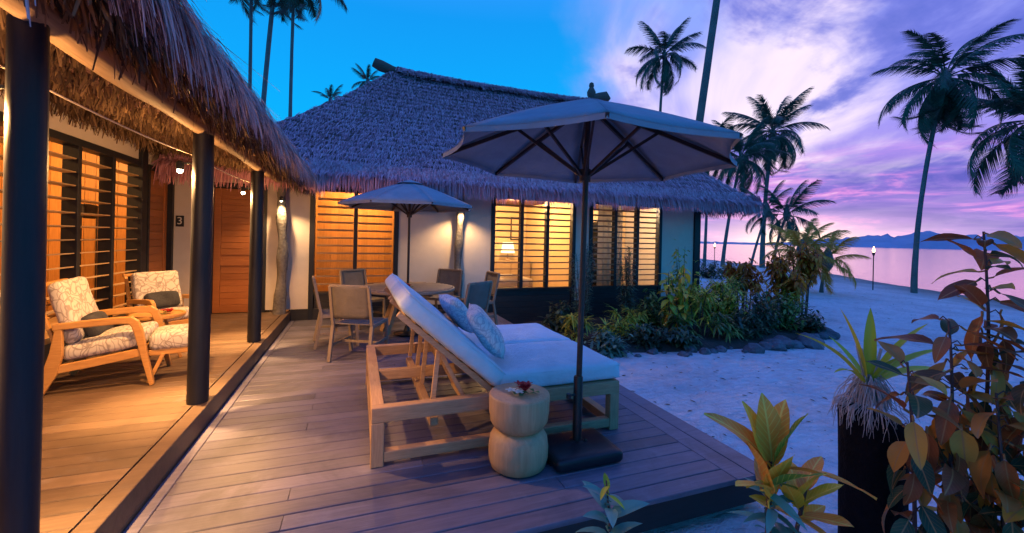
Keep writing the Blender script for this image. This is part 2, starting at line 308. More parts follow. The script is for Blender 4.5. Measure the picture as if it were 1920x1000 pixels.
# ------------------------------------------------------------------ mesh helpers
class MB:
    def __init__(s): s.v = []; s.f = []; s.uv = {}
    def add(s, vs, fs):
        o = len(s.v); s.v += [tuple(p) for p in vs]; s.f += [tuple(i + o for i in f) for f in fs]; return o
    def box(s, c, d, rot=None):
        h = [x / 2 for x in d]; m = rot.to_matrix() if rot else None
        vs = []
        for z in (-1, 1):
            for y in (-1, 1):
                for x in (-1, 1):
                    p = V((x * h[0], y * h[1], z * h[2]))
                    if m: p = m @ p
                    vs.append(p + V(c))
        s.add(vs, [(0, 2, 3, 1), (4, 5, 7, 6), (0, 1, 5, 4), (2, 6, 7, 3), (0, 4, 6, 2), (1, 3, 7, 5)]); return s
    def b(s, x0, x1, y0, y1, z0, z1): return s.box(((x0 + x1) / 2, (y0 + y1) / 2, (z0 + z1) / 2), (x1 - x0, y1 - y0, z1 - z0))
    def bar(s, a, b, w, h, up=(0, 0, 1)):
        a, b = V(a), V(b); d = (b - a).normalized(); u = V(up)
        sd_ = d.cross(u)
        if sd_.length < 1e-4: sd_ = d.cross(V((1, 0, 0)))
        sd_.normalize(); u = sd_.cross(d)
        vs = [p + sd_ * (i * w / 2) + u * (j * h / 2) for p in (a, b) for i, j in ((-1, -1), (1, -1), (1, 1), (-1, 1))]
        s.add(vs, [(0, 1, 2, 3), (7, 6, 5, 4), (0, 4, 5, 1), (1, 5, 6, 2), (2, 6, 7, 3), (3, 7, 4, 0)]); return s
    def tube(s, pts, rad, n=10, cap=True, wob=0.0, seed=0):
        pts = [V(p) for p in pts]; rg = random.Random(seed); rings = []; prev = None
        for i, p in enumerate(pts):
            d = (pts[min(i + 1, len(pts) - 1)] - pts[max(i - 1, 0)]).normalized()
            a = prev if prev else (V((1, 0, 0)) if abs(d.x) < .9 else V((0, 1, 0)))
            a = (a - d * a.dot(d)).normalized(); prev = a; b_ = d.cross(a)
            r = rad[i] if isinstance(rad, (list, tuple)) else rad
            rings.append([p + (a * cos(2 * pi * k / n) + b_ * sin(2 * pi * k / n)) * r * (1 + wob * (rg.random() - .5)) for k in range(n)])
        vs = [q for r in rings for q in r]; fs = []
        for i in range(len(pts) - 1):
            for k in range(n):
                fs.append((i * n + k, i * n + (k + 1) % n, (i + 1) * n + (k + 1) % n, (i + 1) * n + k))
        if cap: fs += [tuple(range(n - 1, -1, -1)), tuple((len(pts) - 1) * n + k for k in range(n))]
        s.add(vs, fs); return s
    def lathe(s, prof, n=32, c=(0, 0, 0)):
        vs = []; fs = []
        for r, z in prof:
            for k in range(n): vs.append((c[0] + r * cos(2 * pi * k / n), c[1] + r * sin(2 * pi * k / n), c[2] + z))
        for i in range(len(prof) - 1):
            for k in range(n): fs.append((i * n + k, i * n + (k + 1) % n, (i + 1) * n + (k + 1) % n, (i + 1) * n + k))
        fs += [tuple(range(n - 1, -1, -1)), tuple((len(prof) - 1) * n + k for k in range(n))]
        s.add(vs, fs); return s
    def ribbon(s, pts, w, side, taper=.15):
        n = len(pts); vs = []
        for i, p in enumerate(pts):
            k = i / (n - 1); ww = w * (1 - (1 - taper) * k) / 2
            vs += [V(p) - side * ww, V(p) + side * ww]
        s.add(vs, [(2 * i, 2 * i + 1, 2 * i + 3, 2 * i + 2) for i in range(n - 1)]); return s
    def rbox(s, c, d, r, n=5, puff=0.0, rot=None, wrinkle=0.0, seed=0.0):
        """rounded, slightly puffed box (a cushion)"""
        h = [x / 2 for x in d]; m = rot.to_matrix() if rot else None; pos = {}; vs = []; fs = []
        def vid(p):
            k = tuple(round(x, 5) for x in p)
            if k not in pos: pos[k] = len(vs); vs.append(k)
            return pos[k]
        ts = [-1 + 2 * i / (2 * n) for i in range(2 * n + 1)]
        def warp(t, hh):                      # more points near the edges
            return math.copysign(abs(t) ** .6, t)
        ts = [warp(t, 0) for t in ts]
        for ax in range(3):
            for sg in (-1, 1):
                for i in range(2 * n):
                    for j in range(2 * n):
                        q = []
                        for (a, b_) in ((ts[i], ts[j]), (ts[i + 1], ts[j]), (ts[i + 1], ts[j + 1]), (ts[i], ts[j + 1])):
                            p = [0, 0, 0]; p[ax] = sg; p[(ax + 1) % 3] = a; p[(ax + 2) % 3] = b_; q.append(vid(p))
                        fs.append(tuple(q) if sg > 0 else tuple(reversed(q)))
        out = []
        for p in vs:
            q = V([p[i] * h[i] for i in range(3)])
            inn = V([max(-h[i] + r, min(h[i] - r, q[i])) for i in range(3)])
            dd = q - inn
            if dd.length > 1e-6: q = inn + dd.normalized() * r
            u, w = q.x / h[0], q.y / h[1]
            q.z += math.copysign(puff * (1 - u * u) * (1 - w * w), q.z) if abs(q.z) > 1e-6 else 0
            if wrinkle: q += V(mnoise.noise_vector(q * 6 + V((seed, seed, 0)))) * wrinkle
            if m: q = m @ q
            out.append(q + V(c))
        s.add(out, fs); return s
    def mesh(s, name, uvs=None):
        me = bpy.data.meshes.new(name); me.from_pydata(s.v, [], s.f); me.update(); return me
    def build(s, name, mat, parent=None, smooth=False, bevel=0.0, loc=None, uvs=None, angle=40):
        me = s.mesh(name)
        return link(name, me, mat, parent, smooth, bevel, loc, angle)

def link(name, me, mat, parent=None, smooth=False, bevel=0.0, loc=None, angle=40):
    if mat and not me.materials: me.materials.append(M[mat] if isinstance(mat, str) else mat)
    if smooth and me.polygons:
        me.polygons.foreach_set('use_smooth', [True] * len(me.polygons))
        if angle < 180:
            try: me.set_sharp_from_angle(angle=R(angle))
            except Exception: pass
    o = bpy.data.objects.new(name, me); COL.objects.link(o)
    if parent: o.parent = parent
    if loc: o.location = loc
    if bevel:
        b = o.modifiers.new('bevel', 'BEVEL'); b.width = bevel; b.segments = 2; b.limit_method = 'ANGLE'; b.angle_limit = R(40)
    return o
def tag(o, label=None, cat=None, group=None, kind=None):
    if label: o['label'] = label
    if cat: o['category'] = cat
    if group: o['group'] = group
    if kind: o['kind'] = kind
    return o
def thing(name, label, cat, loc=(0, 0, 0), rz=0.0, group=None):
    o = bpy.data.objects.new(name, None); COL.objects.link(o); o.location = loc; o.rotation_euler = (0, 0, rz); o.empty_display_size = .1
    return tag(o, label, cat, group)
def dup(root, loc=None, rz=None, label=None, parent=None):
    c = root.copy(); COL.objects.link(c); c.parent = parent
    for ch in list(root.children): dup(ch, parent=c)
    if loc is not None: c.location = loc
    if rz is not None: c.rotation_euler = (0, 0, rz)
    if label: c['label'] = label
    return c
def point(name, loc, power, col=(1, .60, .27), radius=.03, parent=None, spot=None, target=None, blend=.5):
    l = bpy.data.lights.new(name, 'SPOT' if spot else 'POINT'); l.energy = power; l.color = col; l.shadow_soft_size = radius
    o = bpy.data.objects.new(name, l); COL.objects.link(o); o.location = loc
    if parent: o.parent = parent
    if spot:
        l.spot_size = R(spot); l.spot_blend = blend
        d = V(target) if target else V((0, 0, -1)); o.rotation_euler = d.to_track_quat('-Z', 'Y').to_euler()
    return o
WARM = (1.0, .50, .16)

# ------------------------------------------------------------------ ground, sea, mountains
SH = [(-80, 2), (-20, 14), (0, 21), (8.7, 25.2), (11.6, 27.2), (16, 30), (22.7, 35.5), (40, 43), (80, 62), (160, 84), (400, 130)]
def shore(y):
    for (a, xa), (b, xb) in zip(SH, SH[1:]):
        if a <= y <= b: return xa + (xb - xa) * (y - a) / (b - a)
    return SH[0][1] if y < SH[0][0] else SH[-1][1]
def sst(a, b, x):
    t = max(0, min(1, (x - a) / (b - a))); return t * t * (3 - 2 * t)
def ground_z(x, y):
    d = shore(y) - x
    z = -.28 - .37 * (1 - sst(-1.5, 11, d)) - max(0, min(8, -d - .5)) * .12
    if d > 0: z += (mnoise.noise(V((x * .35, y * .35, 0))) * .05 + mnoise.noise(V((x * 1.3, y * 1.3, 3))) * .02) * sst(4.5, 9, math.hypot(x - 1, y - 4))
    return z
g = MB()
def axis(lo, hi, fine0, fine1, s_f, s_c):
    a = []; x = lo
    while x < hi:
        a.append(x); d = 0 if fine0 <= x <= fine1 else min(abs(x - fine0), abs(x - fine1)); x += s_f + min(s_c, d * .12)
    return a + [hi]
xs = axis(-90, 145, -4, 34, .5, 12); ys = axis(-60, 420, -2, 30, .5, 25)
vs = [(x, y, ground_z(x, y)) for y in ys for x in xs]; nx = len(xs)
g.add(vs, [(j * nx + i, j * nx + i + 1, (j + 1) * nx + i + 1, (j + 1) * nx + i) for j in range(len(ys) - 1) for i in range(nx - 1)])
tag(g.build('sand_beach', 'sand', smooth=True, angle=180), kind='structure')
w = MB(); w.add([(-6000, -6000, -.65), (9000, -6000, -.65), (9000, 9000, -.65), (-6000, 9000, -.65)], [(0, 1, 2, 3)])
tag(w.build('sea', 'water'), kind='structure')
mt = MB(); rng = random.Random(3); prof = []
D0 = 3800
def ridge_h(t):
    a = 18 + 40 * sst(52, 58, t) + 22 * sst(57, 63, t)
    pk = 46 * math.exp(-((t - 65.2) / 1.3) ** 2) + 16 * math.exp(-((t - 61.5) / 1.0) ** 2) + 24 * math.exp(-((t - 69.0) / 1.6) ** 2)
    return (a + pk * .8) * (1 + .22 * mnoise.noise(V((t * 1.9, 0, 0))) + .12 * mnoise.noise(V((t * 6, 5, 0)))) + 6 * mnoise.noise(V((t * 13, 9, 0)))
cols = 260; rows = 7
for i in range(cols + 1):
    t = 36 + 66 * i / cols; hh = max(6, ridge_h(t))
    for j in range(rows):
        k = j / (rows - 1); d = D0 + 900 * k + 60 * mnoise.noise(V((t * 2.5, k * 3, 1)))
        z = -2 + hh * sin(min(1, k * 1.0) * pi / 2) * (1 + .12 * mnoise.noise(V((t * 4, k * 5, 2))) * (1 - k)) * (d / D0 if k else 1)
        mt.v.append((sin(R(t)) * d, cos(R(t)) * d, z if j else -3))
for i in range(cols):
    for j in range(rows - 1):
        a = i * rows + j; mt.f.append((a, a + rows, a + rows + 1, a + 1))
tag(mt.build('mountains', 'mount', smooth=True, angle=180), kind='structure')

# ------------------------------------------------------------------ lower deck and porch floor (each board its own piece)
def board_mesh(name, L, W, T, mat, along='x'):
    """chamfered plank, centred, top at z = 0"""
    c = .004; mb = MB()
    prof_ = [(-W / 2, -T), (-W / 2, -c), (-W / 2 + c, 0), (W / 2 - c, 0), (W / 2, -c), (W / 2, -T)]
    vs = []
    for e in (-L / 2, L / 2):
        for a, z in prof_: vs.append((e, a, z) if along == 'x' else (a, e, z))
    n = len(prof_); fs = [(i, (i + 1) % n, n + (i + 1) % n, n + i) for i in range(n)] + [tuple(range(n - 1, -1, -1)), tuple(range(n, 2 * n))]
    if along == 'x': fs = [tuple(reversed(f)) for f in fs]
    mb.add(vs, fs); me = mb.mesh(name); me.materials.append(M[mat]); return me
deck = thing('timber_deck', None, None); tag(deck, kind='structure')
for k in ('label', 'category'):
    if k in deck: del deck[k]
DX0, DX1, DY0, WY = -1.1, 2.70, 2.04, 8.35
P = .134; L = 2.375 - (-1.02); me = board_mesh('deck_board', L, P - .006, .03, 'deck')
nb = int((WY - DY0) / P) + 1
DM = {}
for i in range(nb):
    if i % 3 == 1: o = link('board', me, None, deck); o.location = ((2.375 - 1.02) / 2, DY0 + P * (i + .5), (random.random() - .5) * .0015); continue
    xj = (-.35, .45, 1.25)[(i * 7 + i // 4) % 3]                       # butt joint over a joist
    for xa, xb in ((-1.02, xj - .002), (xj + .002, 2.375)):
        key = round(xb - xa, 3)
        if key not in DM: DM[key] = board_mesh('deck_board', xb - xa, P - .006, .03, 'deck')
        o = link('board', DM[key], None, deck); o.location = ((xa + xb) / 2, DY0 + P * (i + .5), (random.random() - .5) * .0025)
for x0, x1 in ((-1.1, -1.027), (2.381, 2.536), (2.542, 2.70)):
    me2 = board_mesh('edge_board', nb * P, x1 - x0, .03, 'deck', 'y')
    o = link('edge_board', me2, None, deck); o.location = ((x0 + x1) / 2, DY0 + nb * P / 2, 0)
f = MB(); f.b(DX0, 2.69, DY0 + .012, DY0 + .04, -.19, -.032); f.build('fascia', 'dark_x', deck, bevel=.003)
f = MB(); f.b(2.655, 2.685, DY0 + .045, WY + .1, -.19, -.032); f.build('fascia', 'dark_x', deck, bevel=.003)
f = MB(); f.b(DX0, 2.6, DY0 + .12, WY + .1, -.30, -.036); f.build('joist_frame', 'dark', deck)
porch = thing('porch_floor', None, None); tag(porch, kind='structure')
for k in ('label', 'category'):
    if k in porch: del porch[k]
PZ = .165; me = board_mesh('porch_board', 1.75, P - .006, .03, 'porch')
y = .70
while y < WY + .02:
    o = link('board', me, None, porch); o.location = (-2.085, y, PZ + (random.random() - .5) * .0015); y += P
me2 = board_mesh('edge_board', 7.75, .10, .03, 'porch', 'y'); o = link('edge_board', me2, None, porch); o.location = (-1.152, 4.47, PZ)
f = MB(); f.b(-1.13, -1.104, .6, WY, -.03, PZ - .031); f.build('step_riser', 'porch', porch)
f = MB(); f.b(-2.95, -1.14, .6, WY + .05, -.3, PZ - .034); f.build('joist_frame', 'dark', porch)

# ------------------------------------------------------------------ villa straight ahead (thatched, hip roof)
villa = thing('thatched_villa', 'large hip-roofed thatched villa with lit louvre windows behind the dining set', 'building')
WT = 2.75                                      # wall top, hidden in the thatch
def wall(x0, x1, z0=.2, z1=WT, mat='plaster', y0=WY, y1=WY + .14, name='wall', par=villa):
    return MB().b(x0, x1, y0, y1, z0, z1).build(name, mat, par)
wall(-2.86, -2.40); wall(-1.50, -.82); wall(.74, 2.62); wall(4.62, 4.98); wall(7.02, 8.05)
wall(-2.40, -1.50, 2.36, WT)
for a, b_ in ((-1.13, 2.62), (4.62, 4.98), (7.02, 8.05)): MB().b(a, b_, WY - .03, WY + .14, -.3, .2).build('skirting', 'dark_x', villa, bevel=.004)
wall(-.82, .74, 2.42, WT, 'dark_x'); wall(2.62, 4.62, 2.46, WT, 'dark_x'); wall(4.98, 7.02, 2.46, WT, 'dark_x')
# horizontal dark boards under the windows
for a, b_, zt in ((-.82, .74, .46), (2.62, 4.62, .46), (4.98, 7.02, .46)):
    pn = MB().b(a + .09, b_ - .09, WY + .03, WY + .14, -.3, zt).build('apron_panel', 'dark', villa)
    z = -.28
    while z < zt - .05:
        MB().b(a + .095, b_ - .095, WY - .005, WY + .028, z, z + .118).build('board', 'dark_x', pn, bevel=.004); z += .122
def louvre(par, x0, x1, panes, z0, z1, nsl, y=WY, mat='slat_dark', tilt=-4):
    w_ = bpy.data.objects.new('window', None); COL.objects.link(w_); w_.parent = par
    fw_ = .085
    MB().b(x0, x0 + fw_, y - .035, y + .11, -.3, z1 + .07).build('jamb', 'dark', w_, bevel=.004)
    MB().b(x1 - fw_, x1, y - .035, y + .11, -.3, z1 + .07).build('jamb', 'dark', w_, bevel=.004)
    MB().b(x0 + fw_, x1 - fw_, y - .03, y + .11, z0 - .05, z0).build('sill', 'dark_x', w_, bevel=.004)
    MB().b(x0 + fw_, x1 - fw_, y - .03, y + .11, z1, z1 + .07).build('head', 'dark_x', w_, bevel=.004)
    xs_ = [x0 + fw_ + (x1 - x0 - 2 * fw_) * i / panes for i in range(panes + 1)]
    for i in range(1, panes): MB().b(xs_[i] - .035, xs_[i] + .035, y - .032, y + .10, z0, z1).build('mullion', 'dark', w_, bevel=.003)
    pit = (z1 - z0) / nsl; me = None
    wd = xs_[1] - xs_[0] - .08
    sl = MB().box((0, 0, 0), (wd, .12, .026)); me = sl.mesh('slat'); me.materials.append(M[mat])
    for i in range(panes):
        for k in range(1, nsl):
            o = link('slat', me, None, w_); o.location = ((xs_[i] + xs_[i + 1]) / 2, y + .03, z0 + pit * k); o.rotation_euler = (R(tilt), 0, 0)
    return w_
louvre(villa, -.82, .74, 2, .50, 2.35, 13)
louvre(villa, 2.62, 4.62, 3, .50, 2.40, 14)
louvre(villa, 4.98, 7.02, 3, .50, 2.40, 15)
for (px, mt_) in ((8.12, 'dark'),): MB().b(px - .09, px + .10, WY - .05, WY + .14, -.3, WT).build('corner_post', mt_, villa, bevel=.006)
# other walls: closed box so that no daylight gets in
MB().b(8.02, 8.16, WY + .15, 15.0, -.3, WT).build('side_wall', 'plaster', villa)
MB().b(-2.86, -2.72, WY + .15, 15.0, -.3, WT).build('side_wall', 'plaster', villa)
MB().b(-2.86, 8.16, 15.0, 15.15, -.3, WT).build('back_wall', 'plaster', villa)
# door 2, in this wall, on the porch side
dr = MB().b(-2.29, -1.60, WY + .045, WY + .08, PZ + .01, 2.30).build('door', 'door', villa)
for x0, x1, z0, z1 in ((-2.29, -2.19, PZ + .01, 2.30), (-1.70, -1.60, PZ + .01, 2.30), (-2.19, -1.70, PZ + .01, PZ + .14), (-2.19, -1.70, 2.18, 2.30), (-2.19, -1.70, .98, 1.08)):
    MB().b(x0, x1, WY + .02, WY + .044, z0, z1).build('rail', 'door', dr, bevel=.004)
z = PZ + .145
while z < 2.17:
    if not .92 < z < 1.07: MB().b(-2.187, -1.703, WY + .030, WY + .0445, z, z + .103).build('plank', 'door', dr, bevel=.004)
    z += .107
MB().b(-2.40, -2.295, WY - .03, WY + .14, PZ, 2.40).build('door_jamb', 'dark', villa, bevel=.004)
MB().b(-1.595, -1.50, WY - .03, WY + .14, PZ, 2.40).build('door_jamb', 'dark', villa, bevel=.004)
MB().b(-2.29, -1.60, WY - .03, WY + .14, 2.305, 2.40).build('door_head', 'dark_x', villa, bevel=.004)
# rough tree-trunk columns against the wall
def trunk_column(x, yb, zb):
    mb = MB(); n = 22; pts = []; rad = []
    for i in range(n + 1):
        k = i / n; z = zb + (2.6 - zb) * k
        pts.append((x + .018 * sin(k * 7 + x), yb + .014 * cos(k * 5), z)); rad.append(.084 - .014 * k + .012 * sin(k * 23 + x) + .03 * math.exp(-k * 14))
    mb.tube(pts, rad, 16, wob=.16, seed=int(x * 10))
    return mb.build('trunk_column', 'trunk_col', villa, smooth=True, angle=70)
trunk_column(-1.23, 8.12, PZ); trunk_column(1.90, 8.17, 0.0)
# roof body
RL, RR, RY, RZ = .85, 7.75, 12.5, 6.22
EY, EZ = 7.45, 2.55; XL, XR = -2.75, 9.25; BY = 17.5
roof = MB()
def rp(u, v):                              # front plane point, u 0..1 left to right, v 0 eave .. 1 ridge
    xa = XL + (RL - XL) * v; xb = XR + (RR - XR) * v
    sag = -.16 * sin(pi * v)
    return V((xa + (xb - xa) * u, EY + (RY - EY) * v, EZ + (RZ - EZ) * v + sag + .12 * abs(2 * u - 1) ** 4 * v))
def rp_side(v, w, right=True):
    a = rp(1 if right else 0, v); k = 2 * (RY - a.y)
    return V((a.x + (0.0), a.y + k * w, a.z))
NU, NV = 60, 16
for sgn in (0, 1):
    o_ = len(roof.v)
    for j in range(NV + 1):
        for i in range(NU + 1):
            p = rp(i / NU, j / NV)
            if sgn: p = V((p.x, 2 * RY - p.y, p.z))
            p.z += .05 * mnoise.noise(p * 1.7)
            roof.v.append(tuple(p))
    for j in range(NV):
        for i in range(NU):
            a = o_ + j * (NU + 1) + i; q = (a, a + 1, a + NU + 2, a + NU + 1); roof.f.append(q if not sgn else tuple(reversed(q)))
for rt_ in (False, True):
    o_ = len(roof.v)
    for j in range(NV + 1):
        for i in range(21): roof.v.append(tuple(rp_side(j / NV, i / 20, rt_)))
    for j in range(NV):
        for i in range(20):
            a = o_ + j * 21 + i; q = (a, a + 1, a + 22, a + 21); roof.f.append(q if rt_ else tuple(reversed(q)))
# soffit
roof.add([(XL, EY, EZ - .02), (XR, EY, EZ - .02), (XR, 2 * RY - EY, EZ - .02), (XL, 2 * RY - EY, EZ - .02)], [(0, 3, 2, 1)])
rf = roof.build('roof', 'thatch_base', villa, smooth=True, angle=60)
def strand(mb, root, d, ln, droop, w, side, seg=3, taper=.25):
    pts = [root]; p = V(root); dd = V(d).normalized(); st_ = ln / seg
    for i in range(seg):
        dd = (dd + V((0, 0, -droop / seg))).normalized(); p = p + dd * st_; pts.append(p.copy())
    mb.ribbon(pts, w, side, taper)
rg = random.Random(11)
tm = MB(); slope = (rp(.5, 0) - rp(.5, .1)).normalized(); nrm = V((0, slope.z, -slope.y)); nrm = nrm if nrm.z > 0 else -nrm
for k in range(46000):
    u, v = rg.random(), rg.random() ** 1.05
    if rg.random() < .62: v = min(.999, (int(v * 26) + .30 * rg.random() + .10 * mnoise.noise(V((u * 30, v * 9, 0)))) / 26); v = max(0, v)
    p = rp(u, v)
    if rg.random() > (1 - .55 * v): continue
    lift = .03 + rg.random() * .05
    d = slope + nrm * (.02 + rg.random() * .34) + V((rg.uniform(-.35, .35), 0, 0))
    sd2 = (V((1, 0, 0)) + V((0, rg.uniform(-.5, .5), rg.uniform(-.5, .5)))).normalized()
    strand(tm, p + nrm * lift * .6, d, rg.uniform(.10, .24), rg.uniform(.1, .7), rg.uniform(.010, .026), sd2, 2, .4)
for k in range(2600):                          # thatch folded over the ridge
    x = rg.uniform(RL + .1, RR - .1); s_ = -1 if rg.random() < .75 else 1
    strand(tm, V((x, RY, RZ + .10 + .10 * abs((2 * (x - RL) / (RR - RL)) - 1) ** 3 + rg.uniform(-.04, .05))), V((rg.uniform(-.3, .3), s_ * .8, .12)), rg.uniform(.25, .5), rg.uniform(.7, 1.3), rg.uniform(.02, .045), V((1, 0, 0)), 3, .4)
for rt_ in (False, True):                      # the hip ends
    for k in range(3500):
        v, w_ = rg.random(), rg.random(); p = rp_side(v, w_, rt_); s_ = 1 if rt_ else -1
        d = V((s_ * (abs(XR - RR) if rt_ else abs(RL - XL)), 0, -(RZ - EZ))).normalized() + V((s_ * rg.uniform(.05, .5), rg.uniform(-.3, .3), .1))
        strand(tm, p, d, rg.uniform(.2, .36), rg.uniform(.1, .6), rg.uniform(.02, .045), V((0, 1, 0)), 2, .4)
tag(tm.build('thatch', 'thatch', rf), kind='stuff')
fm = MB()                                      # hanging fringe of the eave
for k in range(7500):
    x = rg.uniform(XL, XR); lay = rg.random()
    root = V((x, EY + .02 + .22 * lay, EZ + .07 + .17 * lay + rg.uniform(-.03, .03)))
    d = V((rg.uniform(-.16, .16), -.55 + .35 * rg.random(), -.65))
    strand(fm, root, d, rg.uniform(.26, .46) * (1 + .12 * mnoise.noise(V((x * 2.2, 0, 0)))), rg.uniform(.7, 1.6), rg.uniform(.012, .026), V((1, rg.uniform(-.4, .4), 0)).normalized(), 3, .25)
for k in range(2600):
    y = rg.uniform(EY, EY + 5); root = V((XR - .05 - .2 * rg.random(), y, EZ + .05 + .16 * rg.random()))
    strand(fm, root, V((.6, rg.uniform(-.15, .15), -.6)), rg.uniform(.26, .46), rg.uniform(.7, 1.6), rg.uniform(.014, .028), V((0, 1, 0)), 3, .25)
tag(fm.build('eave_fringe', 'thatch', rf), kind='stuff')
# ridge logs
MB().tube([(.32, RY, RZ + .27), (.52, RY, RZ + .19), (.85, RY, RZ + .11), (1.25, RY, RZ + .09)], [.13, .16, .13, .07], 14, wob=.08).build('ridge_log', 'log_x', rf, smooth=True)
MB().tube([(1.2, RY, RZ + .03), (4, RY, RZ + .0), (7.5, RY, RZ + .12)], [.06, .06, .07], 12, wob=.1).build('ridge_cap', 'thatch_base', rf, smooth=True)
MB().tube([(7.45, RY, RZ + .22), (7.7, RY, RZ + .28), (7.95, RY, RZ + .34), (8.1, RY, RZ + .25)], [.14, .17, .19, .12], 12, wob=.12).build('ridge_log', 'log_x', rf, smooth=True)
MB().lathe([(.09, 0), (.14, .1), (.15, .22), (.09, .34), (.07, .37), (.09, .43), (.07, .52), (.01, .56)], 14, (7.42, RY, RZ + .22)).build('finial', 'log_x', rf, smooth=True)

# rooms behind the windows
MB().b(-2.7, 8.0, WY + .16, 15, -.05, .02).build('room_floor', 'slat', villa)
MB().b(1.86, 1.94, WY + .15, 15, -.3, WT - .05).build('partition', 'cream', villa)
MB().b(4.76, 4.84, WY + .15, 15, -.3, WT - .05).build('partition', 'cream', villa)
MB().b(-1.46, -1.40, WY + .15, 15, -.3, WT - .05).build('partition', 'cream', villa)
MB().b(-2.7, 8.0, WY + .16, 15, WT - .04, WT).build('room_ceiling', 'cream', villa)
lin = MB().b(-1.4, 1.86, 9.75, 9.82, .02, WT - .05).build('room_lining', 'orange_boards', villa)
bm_ = MB().b(-.058, .058, -.018, 0, .03, WT - .06).mesh('lining_board'); bm_.materials.append(M['orange_boards'])
x = -1.33
while x < 1.80:
    o = link('board', bm_, None, lin); o.location = (x, 9.748, 0); x += .122
MB().b(1.95, 4.75, 11.6, 11.7, .02, WT - .05).build('room_back_wall', 'cream', villa)
MB().b(4.85, 8.0, 11.2, 11.3, .02, WT - .05).build('room_back_wall', 'cream', villa)
# furnishings seen through the louvres
def room_lamp(loc, power, label, col=WARM):
    t = thing('ceiling_lamp', label, 'lamp', loc)
    MB().lathe([(.02, .0), (.10, -.02), (.11, -.06), (.02, -.07)], 16).build('glass_shade', 'shade', t, smooth=True)
    point('bulb_light', (0, 0, -.16), power, col, .12, t)
room_lamp((.0, 8.82, WT - .05), 420, 'ceiling lamp lighting the orange boarded room behind dining table')
room_lamp((3.6, 9.6, WT - .05), 760, 'ceiling lamp in the cream bedroom behind middle louvre window', (1, .57, .22))
room_lamp((6.4, 9.5, WT - .05), 600, 'ceiling lamp in the pale room behind right louvre window', (1, .66, .36))
tl = thing('table_lamp', 'glowing table lamp on sideboard behind the middle louvre window', 'lamp', (4.05, 11.25, .93))
MB().lathe([(.08, 0), (.09, .02), (.03, .05), (.025, .2), (.02, .24)], 16).build('base', 'teak', tl, smooth=True)
MB().lathe([(.20, .22), (.15, .52)], 20).build('shade', 'shade', tl, smooth=True)
sb = thing('sideboard', 'wooden sideboard under the table lamp inside the middle room', 'cabinet', (3.5, 11.3, .02))
MB().b(-1.2, 1.2, -.22, .22, .1, .9).build('body', 'slat', sb, bevel=.01)
for i in range(4): MB().b(-1.15 + i * .58, -.61 + i * .58, -.25, -.222, .16, .84).build('door', 'slat', sb, bevel=.008)
for s_ in (-1.1, 1.1): MB().b(s_ - .04, s_ + .04, -.15, .15, 0, .1).build('leg', 'dark', sb)
pf = thing('picture_frame', 'small dark picture frame hanging in the middle lit room', 'picture', (5.18 - .75, 11.58, 1.55))
MB().b(-.16, .16, -.01, .01, .0, .62).build('board', 'cream', pf)
for a in ((-.19, -.16, -.02, .01, -.03, .65), (.16, .19, -.02, .01, -.03, .65), (-.16, .16, -.02, .01, -.03, 0), (-.16, .16, -.02, .01, .62, .65)): MB().b(*a).build('frame', 'dark', pf)
bd = thing('bed', 'low bed with pale cover seen through the middle louvre window', 'bed', (3.2, 10.0, .02))
MB().b(-1.0, .9, -.65, .7, .12, .34).build('frame', 'honey', bd, bevel=.01)
MB().rbox((-.05, .02, .46), (1.85, 1.3, .24), .07, 4, .02).build('mattress', 'curtain', bd, smooth=True, angle=180)
for s_ in (-.9, .8):
    for q in (-.6, .62): MB().b(s_ - .04, s_ + .04, q - .04, q + .04, 0, .12).build('leg', 'honey', bd)
def curtain(x0, x1, y, z0, z1, label, mat='curtain'):
    mb = MB(); n = 40
    for i in range(n + 1):
        k = i / n; yy = y + .035 * sin(k * (x1 - x0) * 42) + .01 * sin(k * 60)
        for z in (z0, (z0 + z1) / 2, z1): mb.v.append((x0 + (x1 - x0) * k, yy, z))
    for i in range(n):
        for j in range(2): a = i * 3 + j; mb.f.append((a, a + 3, a + 4, a + 1))
    o = mb.build('curtain', mat, None, smooth=True, angle=180); s_ = o.modifiers.new('thick', 'SOLIDIFY'); s_.thickness = .006
    return tag(o, label, 'curtain')
curtain(5.42, 6.10, WY + .32, .05, 2.55, 'pale curtain drawn halfway behind the right louvre window')
sh_ = thing('open_shelf', 'dark open shelf with odds and ends behind the right louvre window', 'shelf', (6.75, 10.9, .02))
for z in (.3, .7, 1.1, 1.5, 1.9): MB().b(-.6, .6, -.18, .18, z, z + .03).build('shelf_board', 'dark_x', sh_)
for s_ in (-.6, 0, .6): MB().b(s_ - .02, s_ + .02, -.185, .185, 0, 2.1).build('upright', 'dark', sh_)

